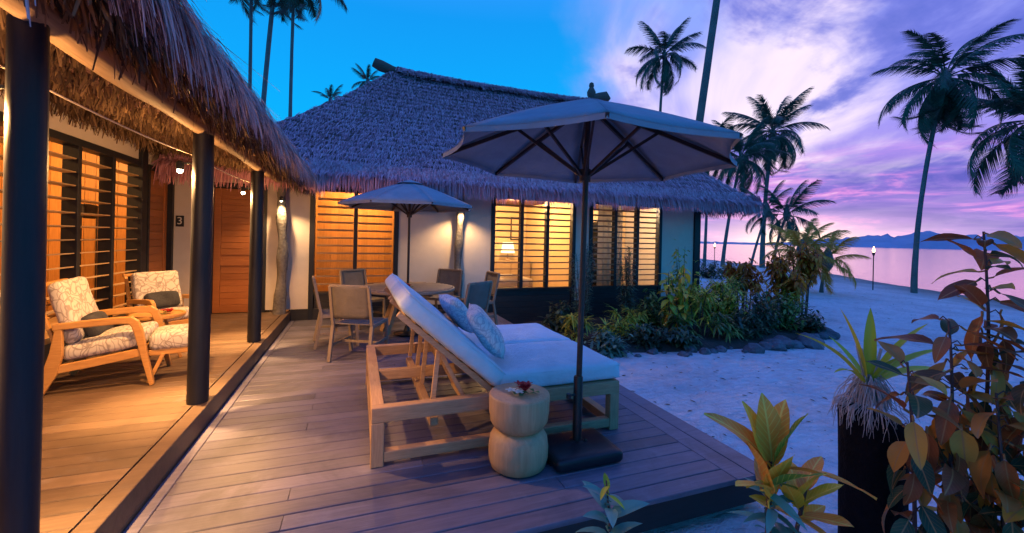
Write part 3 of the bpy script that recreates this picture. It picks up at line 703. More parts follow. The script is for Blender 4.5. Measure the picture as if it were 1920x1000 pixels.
# ------------------------------------------------------------------ porch bungalow on the left
bung = thing('porch_bungalow', 'thatched bungalow on the left with posts along its boarded porch', 'building')
XW = -2.85
def lwall(y0, y1, z0, z1, mat='plaster', name='wall', x0=XW - .14, x1=XW): return MB().b(x0, x1, y0, y1, z0, z1).build(name, mat, bung)
lwall(-1, 3.05, PZ, 3.0); lwall(7.28, 7.40, PZ, 3.0, 'plaster'); lwall(8.26, WY - .005, PZ, 3.0); lwall(3.05, 7.28, 2.52, 3.0); lwall(7.40, 8.26, 2.50, 3.0)
def side_louvre(y0, y1, panes, z0, z1, nsl):
    w_ = bpy.data.objects.new('window', None); COL.objects.link(w_); w_.parent = bung
    MB().b(XW - .12, XW + .04, y0, y0 + .08, PZ, z1 + .08).build('jamb', 'dark', w_, bevel=.004)
    MB().b(XW - .12, XW + .05, y1 - .12, y1 + .04, PZ, z1 + .30).build('jamb', 'dark', w_, bevel=.004)
    MB().b(XW - .12, XW + .035, y0 + .08, y1 - .12, z1, z1 + .08).build('head', 'dark', w_, bevel=.004)
    MB().b(XW - .12, XW + .035, y0 + .08, y1 - .12, PZ, z0).build('sill', 'dark', w_, bevel=.004)
    ya, yb = y0 + .08, y1 - .12; ys_ = [ya + (yb - ya) * i / panes for i in range(panes + 1)]
    for q in ys_[1:-1]: MB().b(XW - .10, XW + .036, q - .03, q + .03, z0, z1).build('mullion', 'dark', w_, bevel=.003)
    wd = ys_[1] - ys_[0] - .07; me = MB().box((0, 0, 0), (.10, wd, .012)).mesh('slat'); me.materials.append(M['slat_y'])
    pit = (z1 - z0) / nsl
    for i in range(panes):
        for k in range(1, nsl):
            o = link('slat', me, None, w_); o.location = (XW - .03, (ys_[i] + ys_[i + 1]) / 2, z0 + pit * k); o.rotation_euler = (0, R(-6), 0)
    return w_
side_louvre(3.05, 7.28, 6, .42, 2.44, 14)
d1 = MB().b(XW - .08, XW - .05, 7.46, 8.18, PZ + .01, 2.44).build('door', 'door', bung)
for y0, y1, z0, z1 in ((7.46, 7.56, PZ + .01, 2.44), (8.08, 8.18, PZ + .01, 2.44), (7.56, 8.08, PZ + .01, .3), (7.56, 8.08, 2.32, 2.44)):
    MB().b(XW - .049, XW - .025, y0, y1, z0, z1).build('rail', 'door', d1, bevel=.004)
z = .305
while z < 2.3:
    MB().b(XW - .0495, XW - .036, 7.563, 8.077, z, z + .108).build('plank', 'door', d1, bevel=.004); z += .112
MB().b(XW - .1, XW + .03, 7.40, 7.455, PZ, 2.50).build('door_jamb', 'dark', bung); MB().b(XW - .1, XW + .04, 8.185, 8.26, PZ, 2.50).build('door_jamb', 'dark', bung)
MB().b(XW - .1, XW + .03, 7.455, 8.185, 2.445, 2.50).build('door_head', 'dark', bung)
# room behind
MB().b(-6.2, XW - .14, .5, 9.2, PZ - .06, PZ).build('room_floor', 'slat', bung)
MB().b(-6.2, XW - .13, .5, 9.2, 3.0, 3.06).build('room_ceiling', 'thatch_base', bung)
ln = MB().b(-5.6, -5.5, .5, 9.2, PZ, 3.0).build('room_lining', 'orange_boards', bung)
l2 = MB().b(-5.5, XW - .14, 9.05, 9.2, PZ, 3.0).build('room_lining', 'orange_boards', bung)
MB().b(-5.5, XW - .14, .5, .6, PZ, 3.0).build('room_lining', 'orange_boards', bung)
bm_ = MB().b(-.07, .07, -.02, 0, PZ, 2.98).mesh('lining_board'); bm_.materials.append(M['orange_boards'])
x = -5.4
while x < -3.0:
    o = link('board', bm_, None, l2); o.location = (x, 9.048, 0); x += .146
bm_ = MB().b(0, .02, -.07, .07, PZ, 2.98).mesh('lining_board'); bm_.materials.append(M['orange_boards'])
y = 3.5
while y < 9.0:
    o = link('board', bm_, None, ln); o.location = (-5.498, y, 0); y += .146
for yy in (6.02, 6.78, 5.2): MB().tube([(-3.35, yy, PZ), (-3.34, yy, 3.0)], [.055, .05], 12, wob=.06).build('inner_post', 'plaster', bung, smooth=True)
room_lamp((-4.4, 7.4, 2.98), 210, 'ceiling lamp glowing inside the orange boarded room at left')
room_lamp((-4.5, 5.0, 2.98), 130, 'ceiling lamp nearest the camera inside the room at left')
hg = thing('towel_stand', 'dark metal stand with hanging towel seen through the left louvre window', 'stand', (-3.85, 8.2, PZ))
for s_ in (-.2, .2): MB().tube([(0, s_, 0), (0, s_, 1.75)], .012, 8).build('upright', 'iron', hg)
MB().tube([(0, -.2, 1.75), (0, .2, 1.75)], .012, 8).build('rail', 'iron', hg); MB().tube([(0, -.2, .3), (0, .2, .3)], .012, 8).build('rail', 'iron', hg)
MB().rbox((0, 0, 1.66), (.05, .32, .22), .024, 3).build('towel', 'dark_pillow', hg, smooth=True)
cb = thing('low_cabinet', 'low cabinet with pale top inside the left louvre window', 'cabinet', (-3.75, 5.8, PZ))
MB().b(-.25, .25, -.6, .6, .0, .62).build('body', 'honey', cb, bevel=.01); MB().b(-.27, .27, -.62, .62, .622, .66).build('top', 'plaster', cb, bevel=.005)
# posts
POST = [(-1.20, 2.145, .058), (-1.195, 4.06, .074), (-1.22, 6.14, .076)]
for i, (x, y, r) in enumerate(POST):
    MB().tube([(x, y, PZ), (x, y, .4), (x + .004, y, 1.2), (x + .002, y, 2.0), (x, y, 2.34)], [r, r, r * .985, r * .97, r * .96], 18, wob=.03, seed=i).build('post', 'dark', bung, smooth=True, angle=50)
# eave beam: a pale log resting on the posts
pts = []; rad = []
for i in range(40):
    k = i / 39; y = .6 + 8.2 * k
    pts.append((-1.20 + .018 * sin(k * 9), y, 2.375 + .012 * sin(k * 13 + 1) + .05 * k)); rad.append(.062 + .006 * sin(k * 31))
MB().tube(pts, rad, 12, wob=.09, seed=5).build('eave_beam', 'log', bung, smooth=True, angle=70)
MB().tube([(-.98, .6, 2.40), (-.96, 4, 2.42), (-.97, 8.3, 2.46)], .03, 10, wob=.1).build('eave_batten', 'dark_x', bung, smooth=True)
# roof: thick thatch, outer skin and ceiling
EX, EZL = -.78, 2.52
rb = MB(); ny = 50
def lroof(y):
    n = .03 * mnoise.noise(V((y * 1.1, 0, 0)))
    return [(-1.05, y, 2.46), (EX - .06, y, EZL - .17 + n), (EX + .03, y, EZL - .02 + n), (EX - .05, y, EZL + .09 + n), (-1.6, y, 3.22), (-2.6, y, 4.12), (-4.3, y, 5.5), (-7.4, y, 3.0), (-6.2, y, 3.07), (-2.98, y, 2.86), (-2.0, y, 2.62)]
for j in range(ny + 1):
    for p in lroof(.55 + (8.85 - .55) * j / ny): rb.v.append(p)
m_ = 11
for j in range(ny):
    for i in range(m_): rb.f.append((j * m_ + i, (j + 1) * m_ + i, (j + 1) * m_ + (i + 1) % m_, j * m_ + (i + 1) % m_))
rb.f += [tuple(range(m_)), tuple(reversed(range(ny * m_, ny * m_ + m_)))]
lr = rb.build('roof', 'thatch_base', bung, smooth=True, angle=35)
rg = random.Random(5); fm = MB()
def hang_ok(y): return not (1.13 < y < 1.60)
for k in range(4300):                          # the long ragged fringe
    y = rg.uniform(.85, 8.5)
    if not hang_ok(y) and rg.random() < .97: continue
    lay = rg.random()
    root = V((EX + .03 - .34 * lay, y, EZL + .06 + .30 * lay + rg.uniform(-.03, .04)))
    d = V((.55 + rg.uniform(-.12, .15), rg.uniform(-.16, .20), -.50 + rg.uniform(-.15, .1)))
    ln_ = rg.uniform(.24, .52) * (1 + .3 * mnoise.noise(V((y * 2.6, 1, 0)))) + (.10 if lay > .6 else 0)
    strand(fm, root, d, ln_, rg.uniform(1.2, 2.6), rg.uniform(.010, .022), V((rg.uniform(-.3, .3), 1, rg.uniform(-.2, .2))).normalized(), 5, .3)
for k in range(70):                            # the clump nearest the camera
    y = rg.gauss(1.01, .07)
    root = V((EX + .02 + rg.uniform(-.12, .05), y, EZL + .1)); strand(fm, root, V((.3, rg.uniform(-.1, .25), -.8)), rg.uniform(.42, .72), 1.6, rg.uniform(.010, .022), V((0, 1, 0)), 5, .35)
for k in range(2600):                          # strands lying on the outer slope
    y = rg.uniform(.9, 8.6); t_ = rg.random() ** 1.5
    if not hang_ok(y): continue
    root = V((EX - .06 - 1.1 * t_, y, EZL + .12 + .98 * t_)); d = V((.62, rg.uniform(-.16, .2), -.56 + rg.uniform(-.12, .10 if rg.random() < .97 else .35)))
    strand(fm, root, d, rg.uniform(.3, .62), rg.uniform(.0, .8), rg.uniform(.010, .024), V((rg.uniform(-.2, .2), 1, 0)).normalized(), 3, .3)
tag(fm.build('eave_fringe', 'thatch_grey', lr), kind='stuff')
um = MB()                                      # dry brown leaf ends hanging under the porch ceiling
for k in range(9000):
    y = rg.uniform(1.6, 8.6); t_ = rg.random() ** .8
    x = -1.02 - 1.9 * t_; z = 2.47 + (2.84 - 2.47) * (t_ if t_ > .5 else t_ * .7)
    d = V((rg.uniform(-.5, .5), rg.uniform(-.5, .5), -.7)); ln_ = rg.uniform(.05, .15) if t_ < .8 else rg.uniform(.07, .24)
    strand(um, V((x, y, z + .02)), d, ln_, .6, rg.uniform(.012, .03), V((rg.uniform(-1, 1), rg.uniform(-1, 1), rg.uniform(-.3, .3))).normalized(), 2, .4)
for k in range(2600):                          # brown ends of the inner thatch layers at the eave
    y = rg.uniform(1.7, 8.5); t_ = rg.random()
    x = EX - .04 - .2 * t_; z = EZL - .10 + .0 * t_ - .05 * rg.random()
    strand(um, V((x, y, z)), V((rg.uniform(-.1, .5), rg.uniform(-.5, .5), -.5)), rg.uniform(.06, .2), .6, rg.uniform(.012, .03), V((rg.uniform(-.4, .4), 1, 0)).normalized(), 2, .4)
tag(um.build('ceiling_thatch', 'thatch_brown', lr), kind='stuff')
# number plaque
pq = thing('door_number_plaque', 'small dark plaque with a pale number 3 beside the doors', 'sign', (-2.755, WY - .002, 1.72))
MB().b(-.055, .055, -.018, 0, -.09, .09).build('plate', 'black_plastic', pq, bevel=.003)
cu = bpy.data.curves.new('digit', 'FONT'); cu.body = '3'; cu.size = .17; cu.align_x = 'CENTER'; cu.align_y = 'CENTER'; cu.extrude = .002
to = bpy.data.objects.new('tmp', cu); COL.objects.link(to); bpy.context.view_layer.update()
dm = bpy.data.meshes.new_from_object(to.evaluated_get(bpy.context.evaluated_depsgraph_get())); bpy.data.objects.remove(to)
dm.name = 'digit'; dm.materials.clear(); dg = link('digit', dm, 'white_text', pq); dg.rotation_euler = (R(90), 0, 0); dg.location = (0, -.021, 0)

# ------------------------------------------------------------------ lamps on posts and columns
def post_lamp(loc, off, label, power):
    t = thing('post_lamp', label, 'lamp', loc, group=None)
    ox, oy = off
    MB().bar((0, 0, .06), (ox, oy, .06), .014, .014).build('bracket', 'iron', t)
    MB().lathe([(.026, .005), (.028, .06), (.016, .075)], 14, (ox, oy, 0)).build('housing', 'iron', t, smooth=True)
    MB().lathe([(.004, -.022), (.016, -.016), (.021, 0), (.016, .012), (.004, .016)], 14, (ox, oy, 0)).build('bulb', 'bulb', t, smooth=True)
    point('bulb_light', (ox, oy, -.035), power, WARM, .012, t, 138, (0, 0, -1), .35)
    point('glow_light', (ox, oy, -.037), power * .27, WARM, .02, t)
    point('beam_light', (ox, oy, -.036), power * 3.0, (1, .58, .22), .02, t, 46, (0, 0, -1), 1.0)
PL = ('small lit lamp on the dark post nearest the camera', 'small lit lamp on the dark post beside the printed ottoman', 'small lit lamp on the dark post in front of the far door')
for i, (x, y, r) in enumerate(POST): post_lamp((x - r - .005, y, 2.02 + .02 * i), (-.075, .0), PL[i], (205, 205, 175)[i])
def column_lamp(loc, label, power):
    t = thing('column_lamp', label, 'lamp', loc)
    MB().bar((0, .10, .05), (0, 0, .05), .02, .02).build('bracket', 'iron', t)
    MB().lathe([(.026, .0), (.03, .06), (.016, .08)], 14).build('housing', 'iron', t, smooth=True)
    MB().lathe([(.004, -.010), (.018, -.004), (.02, .004), (.004, .008)], 12).build('bulb', 'bulb', t, smooth=True)
    point('bulb_light', (0, 0, -.03), power, (1, .60, .26), .02, t, 140, (0, 0, -1), .6)
column_lamp((-1.22, 7.93, 2.10), 'lamp on the rough trunk column at the end of the porch', 78)
column_lamp((1.90, 7.97, 2.10), 'lamp on the rough trunk column behind the dining table', 82)
cb = MB(); pts = []
nodes = [(-1.30, .75, 2.20), (-1.30, 2.2, 2.17), (-1.29, 4.12, 2.18), (-1.31, 6.2, 2.20)]
for a, b_ in zip(nodes, nodes[1:]):
    for i in range(12):
        k = i / 12; p = V(a).lerp(V(b_), k); p.z -= .02 * sin(pi * k); pts.append(p)
cb.tube(pts + [V(nodes[-1])], .0045, 6); tag(cb.build('lamp_cable', 'cord', smooth=True), 'thin pale cable strung from post to post under the porch eave', 'cable')

# ------------------------------------------------------------------ double sun lounger
lo = thing('double_sun_lounger', 'double teak sun lounger with two raised pale mattresses on the deck', 'sun lounger', (.11, 2.90, 0))
LX, LY, LZ = 1.94, 1.72, .40
def part(name, mb, mat, par, bevel=.005): return mb.build(name, mat, par, bevel=bevel)
for y0 in (0, LY - .075):
    part('top_rail', MB().b(.0, LX, y0, y0 + .075, LZ - .10, LZ), 'teak', lo)
    part('bottom_rail', MB().b(.086, LX - .086, y0 + .004, y0 + .071, .03, .10), 'teak', lo)
    for x0 in (0, LX - .085): part('leg', MB().b(x0, x0 + .085, y0 + .001, y0 + .074, .003, LZ - .101), 'teak_z', lo)
for x0 in (0, LX - .085):
    part('end_rail', MB().b(x0 + .001, x0 + .084, .076, LY - .076, LZ - .095, LZ - .003), 'teak_y', lo)
    part('end_rail', MB().b(x0 + .006, x0 + .08, .076, LY - .076, .03, .10), 'teak_y', lo)
part('centre_rail', MB().b(.086, LX - .086, LY / 2 - .03, LY / 2 + .03, LZ - .09, LZ - .006), 'teak', lo)
part('cross_rail', MB().b(.40, .46, .076, LY / 2 - .031, LZ - .20, LZ - .14), 'teak_y', lo); part('cross_rail', MB().b(.40, .46, LY / 2 + .031, LY - .076, LZ - .20, LZ - .14), 'teak_y', lo)
sm = MB().b(-.03, .03, -.36, .36, -.012, .012).mesh('seat_slat'); sm.materials.append(M['teak_y'])
for yc in (.465, LY - .465):
    for i in range(10):
        o = link('seat_slat', sm, None, lo, bevel=.003); o.location = (.90 + i * .105, yc, LZ - .016)
HX, HZ = .86, LZ + .005; BA = R(41)             # backrest hinge and angle
BL = .92
for yc in (.435, LY - .435):
    ux, uz = -cos(BA), sin(BA); nx_, nz_ = sin(BA), cos(BA)
    for s_ in (-.33, .33): part('back_frame', MB().bar((HX, yc + s_, HZ), (HX + ux * BL, yc + s_, HZ + uz * BL), .045, .04), 'teak', lo)
    for i in range(8):
        k = .06 + .11 * i; part('back_slat', MB().box((HX + ux * k, yc, HZ + uz * k + .022), (.06, .70, .014), Euler((0, BA, 0))), 'teak_y', lo, .002)
    for s_ in (-.26, .26):
        part('strut', MB().bar((HX + ux * .52, yc + s_, HZ + uz * .52 - .03), (.43, yc + s_, LZ - .10), .03, .035), 'teak', lo, .003)
        part('strut', MB().bar((HX + ux * .50, yc + s_, HZ + uz * .50 - .03), (.70, yc + s_, LZ - .12), .028, .03), 'teak', lo, .003)
    part('strut_rail', MB().b(.69, .73, yc - .30, yc + .30, LZ - .15, LZ - .115), 'teak_y', lo, .003)
    sd_ = -1 if yc < 1 else 1
    seat = MB().rbox((0, 0, 0), (LX - .88 + .02, .84, .145), .045, 6, .014, wrinkle=.006, seed=yc).build('seat_cushion', 'mattress', lo, smooth=True, angle=180)
    seat.location = ((.90 + LX) / 2 + .01, yc, LZ + .076)
    bk = MB().rbox((0, 0, 0), (BL + .06, .84, .135), .045, 6, .014, Euler((0, BA, 0)), wrinkle=.006, seed=yc + 3).build('back_cushion', 'mattress', lo, smooth=True, angle=180)
    bk.location = (HX + ux * (BL / 2 + .02) + nx_ * .10, yc, HZ + uz * (BL / 2 + .02) + nz_ * .10)
    for zz in (.05, -.05):
        hx_, hy_ = (LX - .86) / 2 - .012, .408
        MB().tube([(-hx_, -hy_, zz), (hx_, -hy_, zz), (hx_, hy_, zz), (-hx_, hy_, zz), (-hx_, -hy_, zz)], .006, 6).build('piping', 'mattress', seat, smooth=True)
    pp = MB(); hl_ = (BL + .06) / 2
    for zz in (-.05, .05):
        loop = [(-hl_ + .02, -.41), (hl_ - .02, -.41), (hl_ - .02, .41), (-hl_ + .02, .41)]
    me = Euler((0, BA, 0)).to_matrix()
    q = [me @ V((a, b_, .058)) for a, b_ in ((-hl_ + .012, -.408), (hl_ - .012, -.408), (hl_ - .012, .408), (-hl_ + .012, .408), (-hl_ + .012, -.408))]
    pp.tube(q, .005, 6); pp.build('piping', 'mattress', bk, smooth=True)
def pillow(loc, rot, label, sz=(.44, .44, .16)):
    mb = MB(); n = 14
    vs = []; 
    for s_ in (-1, 1):
        for j in range(n + 1):
            for i in range(n + 1):
                u, v = -1 + 2 * i / n, -1 + 2 * j / n
                e = max(0, (1 - u ** 4) * (1 - v ** 4)) ** .55
                pin = 1 - .07 * (1 - abs(u) ** 2) * abs(v) ** 3 
                pin2 = 1 - .07 * (1 - abs(v) ** 2) * abs(u) ** 3
                p = V((u * sz[0] / 2 * pin2, v * sz[1] / 2 * pin, s_ * e * sz[2] / 2))
                p += V(mnoise.noise_vector(p * 7 + V((loc[0], loc[1], 0)))) * .010
                vs.append(p)
    fs = []
    for s_ in (0, 1):
        o_ = s_ * (n + 1) ** 2
        for j in range(n):
            for i in range(n):
                a = o_ + j * (n + 1) + i; q = (a, a + 1, a + n + 2, a + n + 1); fs.append(q if s_ else tuple(reversed(q)))
    mb.add(vs, fs); me = mb.mesh('pillow'); bm = bmesh.new(); bm.from_mesh(me); bmesh.ops.remove_doubles(bm, verts=bm.verts, dist=.004); bm.to_mesh(me); bm.free()
    o = link('pillow', me, 'pillow_print', None, True, angle=180); o.location = loc; o.rotation_euler = rot
    return tag(o, label, 'pillow', None)
pillow((1.00, 3.27, .80), (R(6), R(52), R(-8)), 'coral print throw pillow on the near lounger mattress')
pillow((.955, 4.05, .80), (R(0), R(50), R(6)), 'coral print throw pillow on the far lounger mattress')

# ------------------------------------------------------------------ hourglass stool with flowers
st_ = MB().lathe([(.165, .002), (.19, .02), (.203, .07), (.205, .14), (.197, .205), (.172, .245), (.140, .262), (.172, .279), (.198, .32), (.207, .39), (.208, .485), (.204, .495), (.196, .498)], 48)
stool = tag(st_.build('hourglass_stool', 'stool', smooth=True, angle=50, loc=(1.065, 2.655, 0)), 'hourglass-shaped solid timber stool standing beside the sun lounger', 'stool')
def petal_flower(mb, c, r, n=5, tilt=.5, seed=0):
    rg_ = random.Random(seed); a0 = rg_.random() * 6
    for k in range(n):
        a = a0 + 2 * pi * k / n; d = V((cos(a), sin(a), tilt)); s_ = V((-sin(a), cos(a), 0))
        pts = [V(c), V(c) + d * r * .5 + V((0, 0, .006)), V(c) + d * r]
        ws = [.2, 1, .45]; vs = []
        for p, w_ in zip(pts, ws): vs += [p - s_ * r * .33 * w_, p + s_ * r * .33 * w_]
        mb.add(vs, [(0, 1, 3, 2), (2, 3, 5, 4)])
def flowers(loc, label, s=1.0, white=True):
    t = thing('flower_arrangement', label, 'flowers', loc)
    mb = MB(); rg_ = random.Random(int(loc[0] * 100))
    for k in range(9): petal_flower(mb, (.04 * s * rg_.uniform(-1, 1), .035 * s * rg_.uniform(-1, 1), (.012 + .03 * rg_.random()) * s), .036 * s, 5, rg_.uniform(.2, 1.0), k)
    mb.build('petals', 'red', t)
    mb = MB()
    for k in range(5):
        a = rg_.uniform(0, 6.28); petal_flower(mb, (.075 * s * cos(a), .06 * s * sin(a), .008), .05 * s, 2, .12, k)
    mb.build('leaf', 'gleaf', t)
    if white:
        mb = MB()
        for c in ((-.09, .01, .012), (-.05, -.035, .012)): petal_flower(mb, tuple(q * s for q in c), .04 * s, 5, .25, 4)
        mb.build('petals', 'white_petal', t)
    return t
flowers((1.09, 2.64, .503), 'red and white flowers laid on top of the hourglass stool', 1.0)

# ------------------------------------------------------------------ umbrellas
def umbrella(name, label, foot, top, rad, drop, rot, z_pole0, pole_r, stand, tilt=(0, 0)):
    foot, top = V(foot), V(top); ax = (top - foot).normalized(); q = V((0, 0, 1)).rotation_difference(ax)
    t = thing(name, label, 'umbrella', foot)
    if stand: t_pole = 'uwood'
    L_ = (top - foot).length
    def P_(v): return q @ V(v)
    MB().tube([P_((0, 0, z_pole0)), P_((0, 0, L_ - .01))], pole_r, 14).build('pole', 'uwood', t, smooth=True)
    q2 = Euler((tilt[0], tilt[1], 0)).to_quaternion(); axc = q2 @ V((0, 0, 1)); TOP = P_((0, 0, L_))
    def P_(v): return TOP + q2 @ (V(v) - V((0, 0, L_)))
    ax = axc; q = q2
    n = 8; apex = V((0, 0, L_)); rim = [V((rad * cos(rot + 2 * pi * k / n), rad * sin(rot + 2 * pi * k / n), L_ - drop)) for k in range(n)]
    for k in range(n):
        a, b_ = rim[k], rim[(k + 1) % n]; m = 8; mb = MB(); idx = {}
        for j in range(m + 1):
            for i in range(j + 1):
                v = j / m; u = i / j if j else 0
                p = apex.lerp(a, v).lerp(apex.lerp(b_, v), u)
                p.z += .05 * rad * sin(pi * v) * .35 - .075 * rad * 4 * u * (1 - u) * v * (1 - v) * .5
                if j == m: p = p + (V((0, 0, p.z)) - p) * (.055 * 4 * u * (1 - u)); 
                idx[(j, i)] = len(mb.v); mb.v.append(tuple(P_(p)))
        for j in range(m):
            for i in range(j + 1):
                mb.f.append((idx[(j, i)], idx[(j + 1, i)], idx[(j + 1, i + 1)]))
                if i < j: mb.f.append((idx[(j, i)], idx[(j + 1, i + 1)], idx[(j, i + 1)]))
        # hem
        o = mb.build('canopy_panel', 'canopy', t, smooth=True, angle=180)
        s_ = o.modifiers.new('thick', 'SOLIDIFY'); s_.thickness = .004; s_.offset = 1
        hem = MB(); e = [V(mb.v[idx[(m, i)]]) for i in range(m + 1)]
        vs = []
        for p in e: vs += [p, p - ax * .03]
        hem.add(vs, [(2 * i, 2 * i + 1, 2 * i + 3, 2 * i + 2) for i in range(m)]); h_ = hem.build('hem', 'canopy', o, smooth=True, angle=180)
    for k in range(n):
        d = V((cos(rot + 2 * pi * k / n), sin(rot + 2 * pi * k / n), 0))
        tip = rim[k] + V((0, 0, -.014)); root = V((0, 0, L_ - .06)) + d * .03
        mid = root.lerp(tip, .5) + V((0, 0, .05 * rad * .35 - .012))
        MB().bar(P_(root), P_(mid), .018 * rad, .026 * rad, q @ V((0, 0, 1))).bar(P_(mid), P_(tip), .018 * rad, .024 * rad, q @ V((0, 0, 1))).build('rib', 'uwood', t)
        MB().bar(P_(V((0, 0, L_ - drop - .13)) + d * .035), P_(root.lerp(tip, .46) + V((0, 0, .0))), .014 * rad, .020 * rad, q @ V((0, 0, 1))).build('strut', 'uwood', t)
    MB().lathe([(pole_r + .003, -.05), (pole_r + .022, -.045), (pole_r + .022, .045), (pole_r + .003, .05)], 16).build('hub', 'uwood', t, smooth=True).matrix_local = Matrix.Translation(P_((0, 0, L_ - drop - .13))) @ q.to_matrix().to_4x4()
    MB().lathe([(pole_r + .003, -.05), (pole_r + .02, -.045), (pole_r + .02, .02), (pole_r + .003, .03)], 16).build('hub', 'uwood', t, smooth=True).matrix_local = Matrix.Translation(P_((0, 0, L_ - .06))) @ q.to_matrix().to_4x4()
    return t, q, L_
ub, uq, uL = umbrella('parasol', 'large open parasol on a dark weighted base beside the sun lounger', (1.52, 2.655, .0), (1.61, 2.75, 2.62), 1.10, .45, R(20), .25, .021, True, (0, R(1.5)))
MB().lathe([(.034, .075), (.034, .55), (.03, .56)], 16).build('stand_tube', 'steel', ub, smooth=True).rotation_mode = 'QUATERNION'
[c for c in ub.children if c.name.startswith('stand_tube')][0].rotation_quaternion = V((0, 0, 1)).rotation_difference(V((.065, .095, 2.62)).normalized())
k_ = MB(); k_.tube([(-.03, -.01, .44), (-.075, -.02, .44)], .008, 8); k_.lathe([(.004, -.02), (.018, -.016), (.018, .016), (.004, .02)], 12, (-.085, -.022, .44)); k_.build('knob', 'black_plastic', ub, smooth=True)
bs = MB().rbox((0, 0, .05), (.52, .40, .088), .035, 5, .012).build('base', 'black_plastic', ub, smooth=True, angle=180); bs.location = (0, -.02, 0)
MB().lathe([(.06, .094), (.058, .104), (.04, .11)], 20).build('flange', 'steel', ub, smooth=True)
MB().lathe([(.004, .104), (.014, .106), (.012, .118), (.004, .12)], 10, (.055, -.03, 0)).build('bolt', 'steel', ub, smooth=True)
# finial of canopy top
sp, sq, sL = umbrella('parasol', 'smaller parasol opened through the middle of the dining table', (.76, 6.75, 0), (.76, 6.75, 2.43), 1.06, .40, R(10), .02, .019, False)
MB().lathe([(.20, .015), (.21, .03), (.05, .06), (.03, .14)], 24).build('base', 'black_plastic', sp, smooth=True)
vt = MB(); n = 8
for k in range(n):
    a0, a1 = R(10) + 2 * pi * k / n, R(10) + 2 * pi * (k + 1) / n
    vt.add([(0, 0, 2.455), (.22 * cos(a0), .22 * sin(a0), 2.385), (.22 * cos(a1), .22 * sin(a1), 2.385)], [(0, 1, 2)])
vt.build('vent_cap', 'canopy', sp)

# ------------------------------------------------------------------ dining set
dt = thing('dining_table', 'round teak dining table under the smaller parasol', 'table', (.76, 6.75, 0))
tp = MB().lathe([(.70, .705), (.735, .715), (.74, .735), (.735, .75), (.72, .752), (.05, .752)], 48).build('tabletop', 'grey_teak', dt, smooth=True, angle=35)
pm = MB().b(-.042, .042, 0, 1, 0, .01)
for i in range(15):
    y = -.66 + i * .0943; h_ = math.sqrt(max(.0, .715 ** 2 - max(abs(y - .042), abs(y + .042)) ** 2))
    if h_ > .08: MB().b(-h_, h_, y - .043, y + .043, .7525, .762).build('plank', 'grey_teak', tp, bevel=.003)
for k in range(4):
    a = pi / 4 + k * pi / 2; c, s_ = cos(a), sin(a)
    MB().bar((.20 * c, .20 * s_, .70), (.50 * c, .50 * s_, .003), .06, .07).build('leg', 'teak_z', dt, bevel=.004)
MB().box((0, 0, .66), (.9, .07, .06), Euler((0, 0, pi / 4))).build('brace', 'teak', dt, bevel=.004); MB().box((0, 0, .655), (.9, .07, .05), Euler((0, 0, -pi / 4))).build('brace', 'teak', dt, bevel=.004)
flowers((.72, 6.52, .765), 'red flowers in the middle of the round dining table', 1.1, False)
def dining_chair():
    t = thing('dining_chair', 'x', 'chair', group='teak sling chairs round the dining table')      # faces +y, origin at the middle of its feet
    W, D = .50, .50
    for s_ in (-1, 1):
        x = s_ * W / 2
        MB().bar((x, -.30, .003), (x, -.22, .45), .036, .042, (1, 0, 0)).bar((x, -.222, .44), (x * .97, -.325, .93), .036, .036, (1, 0, 0)).build('rear_leg', 'grey_teak', t, bevel=.004)
        MB().bar((x, .25, .003), (x, .21, .455), .036, .042, (1, 0, 0)).build('front_leg', 'grey_teak', t, bevel=.004)
        MB().bar((x, -.24, .435), (x, .225, .445), .03, .042).build('side_rail', 'grey_teak', t, bevel=.003)
        MB().bar((x, -.27, .20), (x, .235, .20), .024, .03).build('stretcher', 'grey_teak', t, bevel=.003)
    MB().bar((-W / 2 + .02, -.02, .20), (W / 2 - .02, -.02, .20), .024, .03).build('stretcher', 'grey_teak', t, bevel=.003)
    MB().bar((-W / 2 + .018, .212, .435), (W / 2 - .018, .212, .435), .03, .035).build('front_rail', 'grey_teak', t, bevel=.003)
    sm = MB(); n = 8
    for j in range(n + 1):
        for i in range(n + 1):
            u, v = i / n, j / n; sm.v.append((-W / 2 + .016 + (W - .032) * u, -.23 + .45 * v, .462 - .022 * sin(pi * u) * sin(pi * v)))
    for j in range(n):
        for i in range(n): a = j * (n + 1) + i; sm.f.append((a, a + 1, a + n + 2, a + n + 1))
    o = sm.build('seat', 'sling', t, smooth=True, angle=180); q = o.modifiers.new('t', 'SOLIDIFY'); q.thickness = .006
    bm2 = MB()
    for j in range(n + 1):
        for i in range(n + 1):
            u, v = i / n, j / n; bm2.v.append((-W / 2 + .012 + (W - .024) * u, -.245 - .088 * v - .03 * sin(pi * u) * (1 - .4 * v), .53 + .415 * v))
    for j in range(n):
        for i in range(n): a = j * (n + 1) + i; bm2.f.append((a, a + 1, a + n + 2, a + n + 1))
    o = bm2.build('backrest', 'sling', t, smooth=True, angle=180); q = o.modifiers.new('t', 'SOLIDIFY'); q.thickness = .006
    MB().bar((-W / 2 + .005, -.327, .935), (W / 2 - .005, -.327, .935), .03, .03).build('top_rail', 'grey_teak', t, bevel=.004)
    return t
ch0 = dining_chair()
CH = [((.06, 5.66), (.76, 6.75), 'brown sling dining chair with its back to us, left of the lounger'),
      ((-.24, 6.44), None, 'sling dining chair seen from the side at the left end of the table'),
      ((.12, 7.62), (.76, 6.75), 'sling dining chair on the far side before the orange lit window'),
      ((1.47, 7.62), (.76, 6.75), 'sling dining chair on the far side beside the trunk column'),
      ((1.42, 5.80), (.76, 6.75), 'bluish sling dining chair with its back to us, behind the lounger pillows'),
      ((1.98, 7.10), None, 'sling dining chair seen from the side at the right end of the table')]
